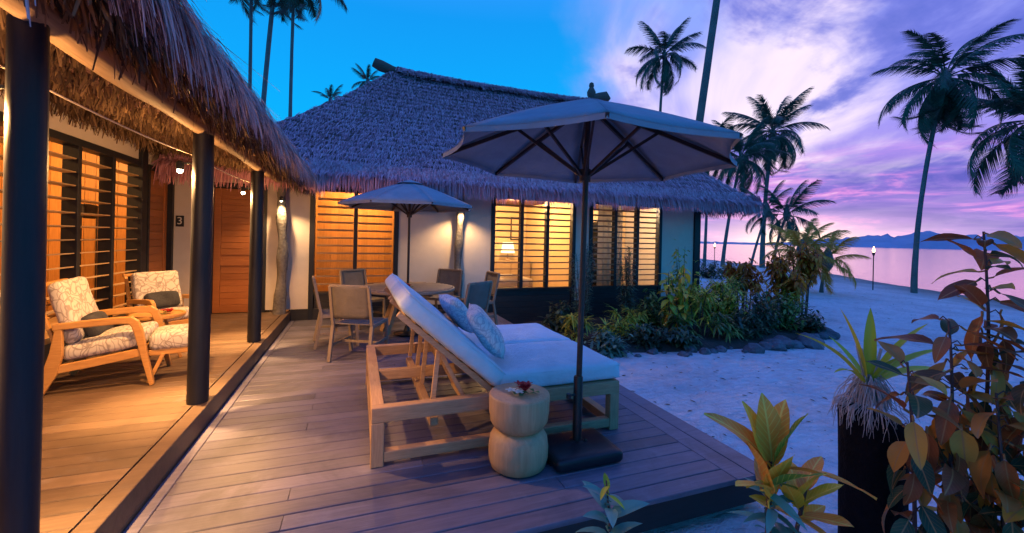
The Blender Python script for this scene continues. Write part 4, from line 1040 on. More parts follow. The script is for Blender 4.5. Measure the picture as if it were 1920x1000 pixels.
for i, (p, tgt, lab) in enumerate(CH):
    if tgt: a = math.atan2(tgt[1] - p[1], tgt[0] - p[0]) - pi / 2
    else: a = R(-84) if p[0] < 0 else R(98)
    if i == 0: a *= .8
    if i == 0: ch0.location = (*p, 0); ch0.rotation_euler = (0, 0, a); ch0['label'] = lab
    else: dup(ch0, (*p, 0), a, lab)

# ------------------------------------------------------------------ porch armchairs, ottoman, side table
def sweep(mb, path, w, h, side):
    """rectangular section swept along a path lying in the plane normal to 'side'"""
    pts = [V(p) for p in path]; sd_ = V(side).normalized(); rings = []
    for i, p in enumerate(pts):
        d = (pts[min(i + 1, len(pts) - 1)] - pts[max(i - 1, 0)]).normalized(); u = sd_.cross(d)
        hh = h[i] if isinstance(h, list) else h
        rings.append([p + sd_ * (a * w / 2) + u * (b_ * hh / 2) for a, b_ in ((-1, -1), (1, -1), (1, 1), (-1, 1))])
    n = len(pts); vs = [q for r in rings for q in r]
    fs = [(i * 4 + k, i * 4 + (k + 1) % 4, (i + 1) * 4 + (k + 1) % 4, (i + 1) * 4 + k) for i in range(n - 1) for k in range(4)] + [(3, 2, 1, 0), tuple((n - 1) * 4 + k for k in range(4))]
    mb.add(vs, fs); return mb
def armchair(label):
    t = thing('armchair', label, 'armchair', group='printed armchairs on the porch')     # faces +x
    for s_ in (-1, 1):
        y = s_ * .33
        path = [(-.42, y, .585), (-.2, y, .60), (.12, y, .615), (.22, y, .612), (.265, y, .58), (.30, y, .50), (.36, y, .26), (.43, y, .003)]
        sweep(MB(), path, .05, [.055, .06, .062, .07, .078, .08, .062, .045], (0, 1, 0)).build('arm', 'honey', t, bevel=.008)
        path = [(-.30, y, .60), (-.37, y, .40), (-.43, y, .20), (-.52, y, .003)]
        sweep(MB(), [(-.52, y, .003), (-.43, y, .20), (-.385, y, .36), (-.37, y, .57)], .045, [.06, .12, .11, .06], (0, 1, 0)).build('rear_leg', 'honey', t, bevel=.008)
        sweep(MB(), [(-.40, y * .98, .22), (-.1, y * .98, .255), (.33, y * .98, .315)], .035, [.07, .075, .075], (0, 1, 0)).build('seat_rail', 'honey', t, bevel=.006)
        MB().bar((-.36, y * .9, .30), (-.60, y * .9, .93), .03, .04, (0, 1, 0)).build('back_upright', 'honey', t, bevel=.005)
    MB().b(.30, .335, -.315, .315, .27, .345).build('front_rail', 'honey', t, bevel=.006)
    MB().bar((-.60, -.33, .93), (-.60, .33, .93), .05, .035).build('back_rail', 'honey', t, bevel=.006)
    for i in range(4): MB().bar((-.42 - .038 * i, -.29, .46 + .10 * i), (-.42 - .038 * i, .29, .46 + .10 * i), .05, .014).build('back_slat', 'honey', t, bevel=.003)
    MB().rbox((0, 0, 0), (.70, .60, .14), .05, 5, .03, Euler((0, R(-7), 0)), .012, 2).build('seat_cushion', 'print', t, smooth=True, angle=180).location = (-.02, 0, .385)
    MB().rbox((0, 0, 0), (.14, .60, .56), .055, 5, .0, Euler((0, R(-20), 0)), .014, 5).build('back_cushion', 'print', t, smooth=True, angle=180).location = (-.37, 0, .70)
    return t
a1 = armchair('printed armchair nearest the camera on the porch'); a1.location = (-2.07, 4.88, PZ); a1.rotation_euler = (0, 0, R(8)); a1.scale = (.76, .94, .97)
a2 = dup(a1, (-2.16, 6.28, PZ), R(-42), 'printed armchair farther back on the porch beyond the round side table'); a2.scale = (.70, .84, .90)
def small_pillow(loc, rot, label):
    o = MB().rbox((0, 0, 0), (.10, .36, .20), .048, 4, 0, None, .012, loc[1]).build('lumbar_pillow', 'dark_pillow', None, smooth=True, angle=180, loc=loc); o.rotation_euler = rot
    return tag(o, label, 'pillow')
small_pillow((-2.21, 4.86, PZ + .53), (0, R(-24), R(8)), 'small dark lumbar pillow on the armchair nearest the camera')
small_pillow((-2.27, 6.38, PZ + .53), (0, R(-24), R(-42)), 'small dark lumbar pillow on the farther porch armchair')
ot = thing('ottoman', 'printed ottoman on splayed honey timber legs behind the porch post', 'ottoman', (-1.60, 4.93, PZ), R(14)); ot.scale = (.86, .86, .95)
MB().rbox((0, 0, .385), (.50, .52, .15), .05, 5, .03, None, .01, 4).build('cushion', 'print', ot, smooth=True, angle=180)
for s_ in (-1, 1):
    MB().bar((-.25, s_ * .22, .285), (.25, s_ * .22, .285), .035, .055).build('side_rail', 'honey', ot, bevel=.006)
    for q in (-1, 1): MB().bar((q * .13, s_ * .22, .27), (q * .245, s_ * .235, .003), .036, .05, (0, 1, 0)).build('leg', 'honey', ot, bevel=.006)
MB().b(-.03, .03, -.2, .2, .26, .30).build('cross_rail', 'honey', ot)
stb = thing('side_table', 'small round timber side table between the two porch armchairs', 'table', (-1.98, 5.47, PZ))
MB().lathe([(.05, .455), (.20, .46), (.235, .475), (.24, .495), (.235, .508), (.21, .508), (.205, .498), (.02, .498)], 36).build('top', 'honey', stb, smooth=True, angle=40)
for k in range(3):
    a = 2 * pi * k / 3 + .4; MB().bar((.05 * cos(a), .05 * sin(a), .46), (.20 * cos(a), .20 * sin(a), .003), .045, .03).build('leg', 'honey', stb, bevel=.005)
flowers((-1.90, 5.46, PZ + .50), 'red flower on the round porch side table', .9, False)

# ------------------------------------------------------------------ plants: leaves
def leaf_mesh(name, mat, L, W, bend=.6, fold=.25, seg=7, base=.25, tipp=.7, wave=0.0, stalk=.12, seed=0):
    """a leaf along +x from its stalk; bend curves it down, fold raises both halves"""
    mb = MB(); rows = []; uvs = []
    th = 0; p = V((0, 0, 0)); st2 = L / seg
    mb.tube([(-L * stalk, 0, L * stalk * .35), (-L * stalk * .4, 0, L * stalk * .1), (0, 0, 0)], .0035 + W * .015, 5, False)
    uvs_of = {i: (.5, 0) for i in range(len(mb.v))}
    for i in range(seg + 1):
        k = i / seg; w_ = W / 2 * (sin(pi * min(1, k ** tipp)) ** .75 if 0 < k < 1 else .02)
        if i: 
            th += bend / seg; p = p + V((cos(th), 0, -sin(th))) * st2
        nz = V((sin(th), 0, cos(th)))
        wv = wave * sin(k * 9 + seed) * W
        for c in (-1, -.5, 0, .5, 1):
            q = p + V((0, c * w_, 0)) + nz * (abs(c) * w_ * fold + wv * c)
            uvs_of[len(mb.v)] = (.5 + c * .5 * (w_ / (W / 2) if W else 1), k); mb.v.append(tuple(q))
    o_ = len(mb.v) - 5 * (seg + 1)
    for i in range(seg):
        for c in range(4): a = o_ + i * 5 + c; mb.f.append((a, a + 5, a + 6, a + 1))
    me = mb.mesh(name); uv = me.uv_layers.new(name='UVMap')
    for lp in me.loops: uv.data[lp.index].uv = uvs_of[lp.vertex_index]
    me.polygons.foreach_set('use_smooth', [True] * len(me.polygons)); me.materials.append(M[mat]); return me
def place_leaf(me, par, loc, az, pitch, roll=0.0, s=1.0, name='leaf'):
    o = bpy.data.objects.new(name, me); COL.objects.link(o); o.parent = par; o.location = loc
    o.rotation_euler = (Matrix.Rotation(az, 3, 'Z') @ Matrix.Rotation(-pitch, 3, 'Y') @ Matrix.Rotation(roll, 3, 'X')).to_euler(); o.scale = (s, s, s); return o
FWD = V((sin(R(20.34)), cos(R(20.34)), 0)); RGT = V((cos(R(20.34)), -sin(R(20.34)), 0))
GZ = -.28
# tall dark plant at the right edge
rg = random.Random(21)
TL = [leaf_mesh('tall_leaf', 'leaf_dark', rg.uniform(.18, .24), rg.uniform(.07, .098), rg.uniform(.3, 1.0), .28, 8, wave=.06, seed=i) for i in range(6)]
def tall_plant(x, y, top, lean, nleaf, label, seed, zlow=-.05):
    rg = random.Random(seed); t = thing('tall_leafy_shrub', label, 'shrub', (x, y, GZ - .02), group='dark tall shrubs at the right edge')
    pts = []; n = 10
    for i in range(n + 1):
        k = i / n; pts.append(V((lean[0] * k * k + .02 * sin(k * 6 + seed), lean[1] * k * k + .015 * cos(k * 5), (top - GZ) * k)))
    MB().tube(pts, [.012 - .007 * i / n for i in range(n + 1)], 8).build('stem', 'stem', t, smooth=True)
    for i in range(nleaf):
        k = (zlow - GZ) / (top - GZ) + (1 - (zlow - GZ) / (top - GZ)) * (i + rg.random()) / nleaf
        f = k * n; j = min(n - 1, int(f)); p = pts[j].lerp(pts[j + 1], f - j)
        pit = rg.uniform(-1.5, -.6) if k < .8 else rg.uniform(-.7, 1.0)
        if rg.random() < .18: pit = rg.uniform(-.1, .5)
        az = i * 2.4 + rg.uniform(-.5, .5)
        off = V((cos(az), sin(az), 0)) * rg.uniform(.015, .06)
        if off.length > .03: MB().tube([p, p + off * .6 + V((0, 0, .02)), p + off], .003, 5, False).build('stalk', 'stem', t)
        place_leaf(rg.choice(TL), t, p + off, az, pit, rg.uniform(-.6, .6), rg.uniform(.7, 1.18))
    return t
tall_plant(2.545, 1.19, 1.02, (-.06, .02), 30, 'slender dark shrub just right of the black stump', 1, .15)
tall_plant(2.66, 1.12, 1.22, (.02, .03), 54, 'dark red-leaved shrub in the middle of the right-hand clump', 2, -.02)
tall_plant(2.83, 1.08, 1.66, (.05, .03), 76, 'tallest dark shrub with upright top leaves at the right edge', 3, .0)
tall_plant(2.80, .93, 1.20, (.05, -.02), 62, 'dense dark shrub cut off by the right edge of the picture', 4, -.05)
tall_plant(2.70, .98, .92, (.06, .02), 48, 'low orange-brown shrub at the bottom right corner', 5, .0)
# croton in the foreground
rg = random.Random(31)
CL = [leaf_mesh('croton_leaf', 'leaf_croton', L_, W_, b_, .22, 8, wave=.04, tipp=.85, seed=i) for i, (L_, W_, b_) in enumerate(((.36, .14, .35), (.33, .15, .2), (.38, .13, .7), (.30, .115, .4)))]
TE = [leaf_mesh('teal_leaf', 'leaf_teal', .22, .05, .7, .3, 7), leaf_mesh('teal_leaf', 'leaf_teal', .17, .042, .9, .3, 7)]
ct = thing('croton', 'yellow and orange variegated croton by the deck corner', 'croton', (1.90, 1.45, GZ - .02))
MB().tube([(0, 0, 0), (.01, .01, .4), (0, .0, .80)], [.016, .014, .010], 8).build('stem', 'stem', ct, smooth=True)
MB().tube([(0.02, 0, .1), (.12, -.04, .4), (.17, -.06, .68)], [.012, .010, .008], 8).build('stem', 'stem', ct, smooth=True)
for (a, pit, z, s_, m_i) in ((175, 55, .62, 1.0, 2), (150, 72, .60, 1.0, 1), (100, 82, .63, .98, 1), (20, 80, .60, .95, 0), (-20, 70, .62, .95, 1), (-25, 20, .60, 1.05, 2), (-60, 50, .5, .9, 0), (200, 30, .5, .9, 3), (-160, 70, .48, .95, 1), (-90, 75, .46, .9, 0), (60, 40, .45, .9, 2), (-35, 5, .42, .9, 2)):
    place_leaf(CL[m_i], ct, (.01 * cos(a), .01 * sin(a), z + .16), R(a - 20), R(pit), rg.uniform(-.5, .5), s_)
for k in range(10): place_leaf(rg.choice(CL), ct, (.15 + rg.uniform(-.02, .02), -.05, .50 + .018 * k), k * 2.4, R(rg.uniform(15, 75)), rg.uniform(-.5, .5), rg.uniform(.6, .85))
for k in range(14): place_leaf(rg.choice(TE), ct, (rg.uniform(-.02, .08), rg.uniform(-.03, .02), +.40 + .02 * k), k * 2.4 + 1, R(rg.uniform(-10, 35)), rg.uniform(-.5, .5), rg.uniform(.8, 1.15))
# small sprig by the deck
sp_ = thing('young_plant', 'small teal-leaved young plant in front of the deck edge', 'plant', (1.06, 1.55, GZ - .02))
MB().tube([(0, 0, 0), (.01, 0, .4), (.0, .0, .64), (-.015, .01, .80)], [.008, .006, .005, .003], 7).build('stem', 'stem', sp_, smooth=True)
YL = [leaf_mesh('sprig_leaf', 'leaf_teal', .14, .052, .6, .3, 6), leaf_mesh('sprig_leaf', 'leaf_brom', .10, .032, .5, .3, 6)]
for k in range(13):
    z = .54 + .02 * k; place_leaf(YL[1] if k > 9 else YL[0], sp_, (.0 if k < 8 else -.01, 0, z), k * 2.4, R(rg.uniform(-15, 45)), rg.uniform(-.4, .4), rg.uniform(1.0, 1.5) if k < 9 else .9)
# black stump with a strap-leaved plant and hanging roots
sb_ = MB(); n = 20; prf = [(.150, 0), (.152, .3), (.15, .6), (.152, .80), (.156, .88), (.14, .935), (.08, .94)]
for r, z in prf:
    for k in range(n):
        a = 2 * pi * k / n; rr = r * (1 + .06 * mnoise.noise(V((cos(a) * 2, sin(a) * 2, z * 2))) + .03 * sin(a * 5 + z * 3))
        zz = z + (.05 * cos(a - 2.6) if z > .75 else 0); sb_.v.append((rr * cos(a), rr * sin(a), zz))
for i in range(len(prf) - 1):
    for k in range(n): sb_.f.append((i * n + k, i * n + (k + 1) % n, (i + 1) * n + (k + 1) % n, (i + 1) * n + k))
sb_.f.append(tuple((len(prf) - 1) * n + k for k in range(n)))
SX, SY = 2.78, 1.50
stump = tag(sb_.build('charred_stump', 'stump', smooth=True, angle=60, loc=(SX, SY, GZ - .04)), 'black charred tree stump holding a strap-leaved plant', 'stump')
br = thing('strap_leaved_plant', 'yellow-green strap-leaved plant with hanging pale roots on the black stump', 'plant', (SX, SY, GZ + .88))
SL = [leaf_mesh('strap_leaf', 'leaf_brom', L_, .058, b_, .35, 9, tipp=.9, stalk=.02, seed=i) for i, (L_, b_) in enumerate(((.44, .3), (.48, .8), (.42, .5), (.50, 1.1)))]
for (a, pit, m_i, s_) in ((160, 62, 1, 1.0), (170, 82, 0, 1.05), (60, 86, 0, 1.02), (-20, 72, 2, 1.1), (-15, 58, 1, .95), (-10, 44, 3, 1.0), (200, 55, 3, .7), (100, 60, 2, .8), (-80, 66, 2, .7)):
    place_leaf(SL[m_i], br, (-.05 + .02 * cos(R(a)), .0, .16), R(a - 20), R(pit), rg.uniform(-.3, .3), s_)
for k in range(5):
    a = rg.uniform(0, 6.28); MB().tube([(-.05, 0, .1), (-.05 + .03 * cos(a), .03 * sin(a), .25), (-.05 + .06 * cos(a), .06 * sin(a), .38)], [.008, .006, .003], 6).build('stalk', 'root', br)
rm = MB()
for k in range(330):
    a = rg.uniform(0, 2 * pi); r0 = rg.uniform(.0, .06); root = V((-.05 + r0 * cos(a), r0 * sin(a), .17 + rg.uniform(-.02, .06)))
    a2 = a + rg.uniform(-.5, .5); d = V((cos(a2) * .34, sin(a2) * .34, rg.uniform(-.6, .2))); pts = [root]; p = root.copy(); ln_ = rg.uniform(.10, .28)
    for i in range(6):
        d = (d + V((rg.uniform(-.25, .25), rg.uniform(-.25, .25), -.42))).normalized(); p = p + d * ln_ / 6
        rr = math.hypot(p.x, p.y)
        if p.z < .06 and rr < .175: f = .178 / max(rr, .01); p = V((p.x * f, p.y * f, p.z)) if rr > .10 else V((p.x, p.y, max(p.z, .045)))
        pts.append(p.copy())
    rm.tube(pts, [.0028, .0026, .0024, .0022, .0018, .0014, .001], 4, False)
tag(rm.build('air_roots', 'root', br), kind='stuff')

# ------------------------------------------------------------------ garden bed: shrubs and edging rocks
def quad_leaf(mb, p, d, L, W, droop, up=V((0, 0, 1)), seg=3):
    d = V(d).normalized(); sd_ = d.cross(up)
    if sd_.length < .05: sd_ = V((1, 0, 0))
    sd_.normalize(); pts = [V(p)]; q = V(p)
    for i in range(seg): d = (d + V((0, 0, -droop / seg))).normalized(); q = q + d * L / seg; pts.append(q.copy())
    ws = [.35, 1.0, .8, .08] if seg == 3 else [.5 + .5 * sin(pi * (i + .4) / (seg + .5)) for i in range(seg)] + [.05]
    vs = []
    for a, w_ in zip(pts, ws): vs += [a - sd_ * W / 2 * w_, a + sd_ * W / 2 * w_]
    mb.add(vs, [(2 * i, 2 * i + 1, 2 * i + 3, 2 * i + 2) for i in range(seg)])
def shrub(name, label, cat, x, y, h, r, kind, mat, seed, group=None):
    rg = random.Random(seed); gz = ground_z(x, y) - .02; t = thing(name, label, cat, (x, y, gz), group=group); st2 = MB(); fo = MB()
    if kind == 'rosette':                                   # several stems, each topped by arching strap leaves
        for k in range(max(3, int(r * 20))):
            a = rg.uniform(0, 6.28); rr = r * .55 * rg.random() ** .5; hh = h * rg.uniform(.35, .85); top = V((rr * cos(a), rr * sin(a), hh))
            st2.tube([(rr * .5 * cos(a), rr * .5 * sin(a), 0), top * .6, top], [.012, .01, .008], 6)
            for q in range(26):
                b_ = rg.uniform(0, 6.28); e = rg.uniform(-.1, 1.5); quad_leaf(fo, top + V((0, 0, rg.uniform(-.1, .02))), (cos(b_), sin(b_), e), rg.uniform(.16, .32) * (.7 + .5 * h), rg.uniform(.022, .04), rg.uniform(.6, 1.8), seg=3)
    elif kind == 'feather':
        for k in range(15):
            a = rg.uniform(0, 6.28); rr = r * .9 * rg.random(); top = V((rr * cos(a), rr * sin(a), h * rg.uniform(.75, 1))); st2.tube([(rr * .3 * cos(a), rr * .3 * sin(a), 0), top * .5, top], [.010, .007, .003], 5)
            for q in range(110):
                kk = rg.uniform(.28, 1); p = V((rr * .3 * cos(a), rr * .3 * sin(a), 0)).lerp(top, kk); b_ = rg.uniform(0, 6.28)
                quad_leaf(fo, p, (cos(b_), sin(b_), rg.uniform(-.1, .9)), rg.uniform(.08, .19), .017, rg.uniform(.1, .9), seg=2)
    elif kind == 'drooping':
        for k in range(7):
            a = rg.uniform(0, 6.28); rr = r * .8 * rg.random() ** .6; top = V((rr * cos(a), rr * sin(a), h * rg.uniform(.62, .97))); st2.tube([(rr * .4 * cos(a), rr * .4 * sin(a), 0), top * .5, top], [.02, .016, .012], 6)
            for q in range(95):
                b_ = rg.uniform(0, 6.28); e = rg.uniform(-.4, 1.5); quad_leaf(fo, top * rg.uniform(.62, 1.02) + V((rg.uniform(-.08, .08), rg.uniform(-.08, .08), rg.uniform(-.12, .03))), (cos(b_), sin(b_), e), rg.uniform(.16, .34), rg.uniform(.04, .075), rg.uniform(.8, 2.6), seg=3)
    else:                                                   # mound of leaves on branching twigs
        nb_ = int(13 + 22 * r)
        for k in range(nb_):
            a = rg.uniform(0, 6.28); e = rg.uniform(.25, 1.45); ln_ = rg.uniform(.55, 1.0); tip = V((r * cos(a) * cos(e) * ln_ * 1.1, r * sin(a) * cos(e) * ln_ * 1.1, h * (.15 + .85 * sin(e)) * ln_))
            st2.tube([(0, 0, 0), tip * .5 + V((0, 0, h * .06)), tip], [.010, .007, .003], 5)
            for q in range(34):
                kk = rg.uniform(.35, 1.05); p = (tip * kk) + V((rg.gauss(0, .045), rg.gauss(0, .045), rg.gauss(0, .04))); b_ = rg.uniform(0, 6.28)
                quad_leaf(fo, p, (cos(b_), sin(b_), rg.uniform(-.6, .8)), rg.uniform(.08, .17), rg.uniform(.035, .06), rg.uniform(.2, 1.4), seg=3)
    st2.build('stem', 'stem', t); fo.build('foliage', mat, t)
    return t
BED = [
 ('feathery_shrub', 'tall feathery teal shrub left of the right louvre window', 4.15, 7.15, 1.55, .34, 'feather', 'f_teal'),
 ('feathery_shrub', 'tall feathery teal shrub in front of the right louvre window', 5.15, 7.05, 1.45, .30, 'feather', 'f_teal'),
 ('leafy_shrub', 'bushy yellow-green shrub against the blue corner wall', 6.25, 6.75, 1.55, .42, 'mound', 'f_yellow'),
 ('rosette_plant', 'yellow rosette plant just behind the parasol pole', 3.62, 6.35, .55, .30, 'rosette', 'f_yellow'),
 ('rosette_plant', 'low yellow rosette plant at the left end of the garden bed', 4.10, 6.15, .50, .32, 'rosette', 'f_yellow'),
 ('rosette_plant', 'small yellow rosette plant under the right window', 5.0, 6.6, .55, .26, 'rosette', 'f_yellow'),
 ('rosette_plant', 'yellow rosette plant between the two feathery shrubs', 4.55, 6.35, .62, .28, 'rosette', 'f_yellow'),
 ('rosette_plant', 'green rosette plant in front of the bushy yellow shrub', 5.55, 5.95, .60, .32, 'rosette', 'f_green'),
 ('leafy_shrub', 'low green shrub at the foot of the right window', 5.6, 6.95, .65, .34, 'mound', 'f_green'),
 ('rosette_plant', 'tall mixed yellow rosette plant right of the corner post', 7.4, 6.85, 1.15, .42, 'rosette', 'f_yellow'),
 ('rosette_plant', 'green rosette plant behind the corner of the garden bed', 8.1, 7.25, 1.05, .45, 'rosette', 'f_green'),
 ('leafy_shrub', 'dark low shrub in the middle of the garden bed', 6.75, 5.85, .55, .42, 'mound', 'f_dark'),
 ('leafy_shrub', 'dark low shrub behind the edging rocks', 7.35, 5.85, .80, .45, 'mound', 'f_dark'),
 ('leafy_shrub', 'dark olive shrub below the orange drooping plant', 8.2, 6.05, .85, .45, 'mound', 'f_green'),
 ('leafy_shrub', 'dark shrub at the right end of the garden bed', 8.75, 5.95, .55, .42, 'mound', 'f_dark'),
 ('rosette_plant', 'green rosette plant near the front of the bed by the rocks', 6.25, 5.75, .65, .34, 'rosette', 'f_green'),
 ('rosette_plant', 'pale yellow rosette plant at the right side of the bed', 8.85, 6.4, .85, .32, 'rosette', 'f_yellow'),
 ('drooping_shrub', 'rust-orange drooping shrub left of the sunset', 9.3, 7.9, 1.55, .42, 'drooping', 'f_orange'),
 ('drooping_shrub', 'large rust-orange drooping shrub below the setting sun', 9.2, 6.75, 1.75, .55, 'drooping', 'f_orange'),
 ('drooping_shrub', 'tall orange drooping shrub against the sea at sunset', 10.9, 7.6, 2.15, .50, 'drooping', 'f_orange'),
 ('leafy_shrub', 'dark low shrub under the middle louvre window', 3.75, 7.2, .6, .40, 'mound', 'f_dark'),
 ('leafy_shrub', 'green shrub hugging the wall under the right louvre window', 6.15, 7.6, .75, .45, 'mound', 'f_green'),
 ('rosette_plant', 'tall yellow rosette plant at the foot of the corner post', 6.95, 7.25, 1.0, .38, 'rosette', 'f_yellow'),
 ('leafy_shrub', 'dark low shrub in front of the two feathery shrubs', 4.75, 5.95, .42, .40, 'mound', 'f_dark'),
 ('leafy_shrub', 'dark low shrub at the front of the bed left of the rocks', 5.25, 5.75, .40, .38, 'mound', 'f_dark'),
 ('rosette_plant', 'yellow rosette plant beside the broad-leaved croton', 6.05, 6.15, .95, .34, 'rosette', 'f_yellow'),
 ('leafy_shrub', 'olive shrub filling the middle of the bed behind the dark shrubs', 7.1, 6.4, .95, .45, 'mound', 'f_yellow'),
 ('leafy_shrub', 'green shrub at the back of the bed by the corner post', 7.75, 7.6, 1.0, .48, 'mound', 'f_green'),
 ('leafy_shrub', 'bronze leafy shrub under the large rust-orange shrub', 8.7, 6.75, .95, .45, 'mound', 'f_orange'),
 ('rosette_plant', 'yellow rosette plant at the right rear of the bed', 9.35, 7.2, .9, .36, 'rosette', 'f_yellow'),
 ('leafy_shrub', 'teal shrub low at the left front corner of the bed', 3.9, 5.85, .36, .36, 'mound', 'f_teal'),
 ('leafy_shrub', 'dark green hedge plant on the far sand beyond the corner post', 17.4, 17.0, .95, 1.3, 'mound', 'f_dark'),
 ('leafy_shrub', 'far green shrub at the foot of the leaning palms', 19.6, 17.6, .9, 1.2, 'mound', 'f_green'),
]
for i, (nm, lab, x, y, h, r, kd, mt_) in enumerate(BED): shrub(nm, lab, 'shrub', x, y, h * (1.22 if x < 9 else 1.0), r * 1.06, kd, mt_, 100 + i)
# broad-leaved croton of the bed, leaf by leaf
rg = random.Random(77)
GL = [leaf_mesh('broad_leaf', 'leaf_croton', .24, .10, b_, .25, 6, tipp=.8) for b_ in (.5, .9, 1.2)]
bc = thing('broad_leaved_croton', 'broad-leaved yellow-green croton in front of the blue wall', 'shrub', (5.55, 6.2, GZ - .02))
for s_ in range(4):
    bx, by = .16 * cos(s_ * 1.7), .16 * sin(s_ * 1.7); hh = (1.45, 1.2, 1.3, .95)[s_]
    MB().tube([(bx * .4, by * .4, 0), (bx, by, hh * .5), (bx * 1.3, by * 1.3, hh)], [.016, .012, .006], 6).build('stem', 'stem', bc)
    for k in range(26):
        f = .3 + .7 * (k + rg.random()) / 26; place_leaf(rg.choice(GL), bc, (bx * (.4 + .9 * f), by * (.4 + .9 * f), hh * f), k * 2.4 + s_, rg.uniform(-1.0, .5), rg.uniform(-.4, .4), rg.uniform(.75, 1.15))
# dark garden soil under the plants
sl = MB(); pl_ = [(3.0, 8.3), (3.0, 6.6), (3.35, 5.9), (4.2, 5.62), (5.3, 5.4), (6.4, 5.32), (7.4, 5.3), (8.4, 5.45), (9.1, 5.9), (9.7, 6.7), (9.9, 7.8), (8.6, 8.4)]
c_ = V((6, 7, GZ + .13)); sl.v.append(tuple(c_))
for k in (.55, .85, 1.0):
    for x, y in pl_: p = c_.lerp(V((x, y, 0)), k); sl.v.append((p.x, p.y, GZ + (.12, .09, -.06)[(.55, .85, 1.0).index(k)] + .03 * mnoise.noise(V((x * 2, y * 2, k)))))
n = len(pl_)
for i in range(n):
    j = (i + 1) % n; sl.f.append((0, 1 + j, 1 + i))
    for r_ in range(2): sl.f.append((1 + r_ * n + i, 1 + r_ * n + j, 1 + (r_ + 1) * n + j, 1 + (r_ + 1) * n + i))
M['soil'] = plain('soil', (.045, .038, .035), .95, 12, .5, .8, bd=.03)
tag(sl.build('garden_bed', 'soil', smooth=True, angle=180), kind='structure')
def rock(x, y, s, seed, label):
    rg_ = random.Random(seed); bm = bmesh.new(); bmesh.ops.create_icosphere(bm, subdivisions=3, radius=1)
    sc3 = (rg_.uniform(.8, 1.3), rg_.uniform(.7, 1.0), rg_.uniform(.5, .75))
    for v in bm.verts:
        n_ = mnoise.noise(v.co * 1.1 + V((seed, 0, 0))) * .35 + mnoise.noise(v.co * 2.7 + V((0, seed, 0))) * .16 + mnoise.noise(v.co * 6 + V((0, 0, seed))) * .05
        v.co = V([v.co[i] * (1 + n_) * sc3[i] * s for i in range(3)])
    me = bpy.data.meshes.new('rock'); bm.to_mesh(me); bm.free()
    o = link('rock', me, 'sea_rock', None, True, angle=35); o.location = (x, y, GZ + s * .22); o.rotation_euler = (0, 0, rg_.random() * 6)
    return tag(o, label, 'rock', 'dark rocks edging the garden bed')
rg = random.Random(9)
edge = pl_[2:11]
ri = 0
for (xa, ya), (xb, yb) in zip(edge, edge[1:]):
    m_ = max(2, int(math.hypot(xb - xa, yb - ya) / .17))
    for i in range(m_):
        k = (i + .5) / m_; big = xa > 5.8; s_ = rg.uniform(.07, .21) if big else rg.uniform(.035, .11)
        rock(xa + (xb - xa) * k + rg.uniform(-.12, .12), ya + (yb - ya) * k + rg.uniform(-.12, .16), s_, ri, 'large dark rock edging the right half of the garden bed' if big else 'small dark stone edging the left half of the garden bed'); ri += 1
for o in [o for o in bpy.data.objects if o.name.startswith('rock')]:
    o['group'] = 'large rocks of the garden edge' if o['label'].startswith('large') else 'small stones of the garden edge'
# leaf litter on the sand
lt = MB(); rg = random.Random(4)
for k in range(1700):
    x, y = 2.9 + 21 * rg.random() ** 1.5, rg.uniform(1.2, 13)
    if x < 9.5 and y > 5.2: continue
    z = ground_z(x, y) + .008; a = rg.uniform(0, 6.28); L_ = rg.uniform(.02, .07) * (1.6 if rg.random() < .1 else 1)
    quad_leaf(lt, (x, y, z), (cos(a), sin(a), .1), L_, L_ * .4, .3, seg=3)
tag(lt.build('leaf_litter', 'litter'), 'dry leaf bits scattered over the pale sand', 'leaf litter', kind='stuff')

# ------------------------------------------------------------------ coconut palms
def frond_mesh(name, L, seed, droop=1.5, nl=64, lw=.085, ll=1.15, mat='palm'):
    rg = random.Random(seed); mb = MB(); n = 16; pts = []; p = V((0, 0, 0)); th = R(0); 
    for i in range(n + 1):
        pts.append(p.copy()); th -= droop / n * (.5 + i / n); p = p + V((cos(th), 0, sin(th))) * L / n
    mb.tube(pts, [.045 * (1 - .9 * i / n) * L / 4 for i in range(n + 1)], 5, False)
    for i in range(nl):
        k = .14 + .86 * (i + .5) / nl; f = k * n; j = min(n - 1, int(f)); q = pts[j].lerp(pts[j + 1], f - j); d = (pts[j + 1] - pts[j]).normalized()
        ln_ = ll * (sin(pi * (.12 + .80 * k)) ** .7) * L / 4 * rg.uniform(.85, 1.1)
        for s_ in (-1, 1):
            if rg.random() < .05: continue
            dd = (d * (.55 + .5 * k) + V((0, s_ * 1.0, 0)) + V((0, 0, rg.uniform(-.25, .25)))).normalized()
            pts2 = [q]; w_ = q.copy(); dr = rg.uniform(.9, 1.9)
            for m in range(3): dd = (dd + V((0, 0, -dr / 3))).normalized(); w_ = w_ + dd * ln_ / 3; pts2.append(w_.copy())
            mb.ribbon(pts2, lw * L / 4 * rg.uniform(.8, 1.2), d, .12)
    me = mb.mesh(name); me.materials.append(M[mat]); return me
FR = [frond_mesh('frond', 4.0, i, dr) for i, dr in enumerate((.7, 1.2, 1.7, 2.1))]
FG = [frond_mesh('warm_lit_frond', 4.0, 20 + i, dr, mat='palm_warm_lit') for i, dr in enumerate((1.0, 1.8))]
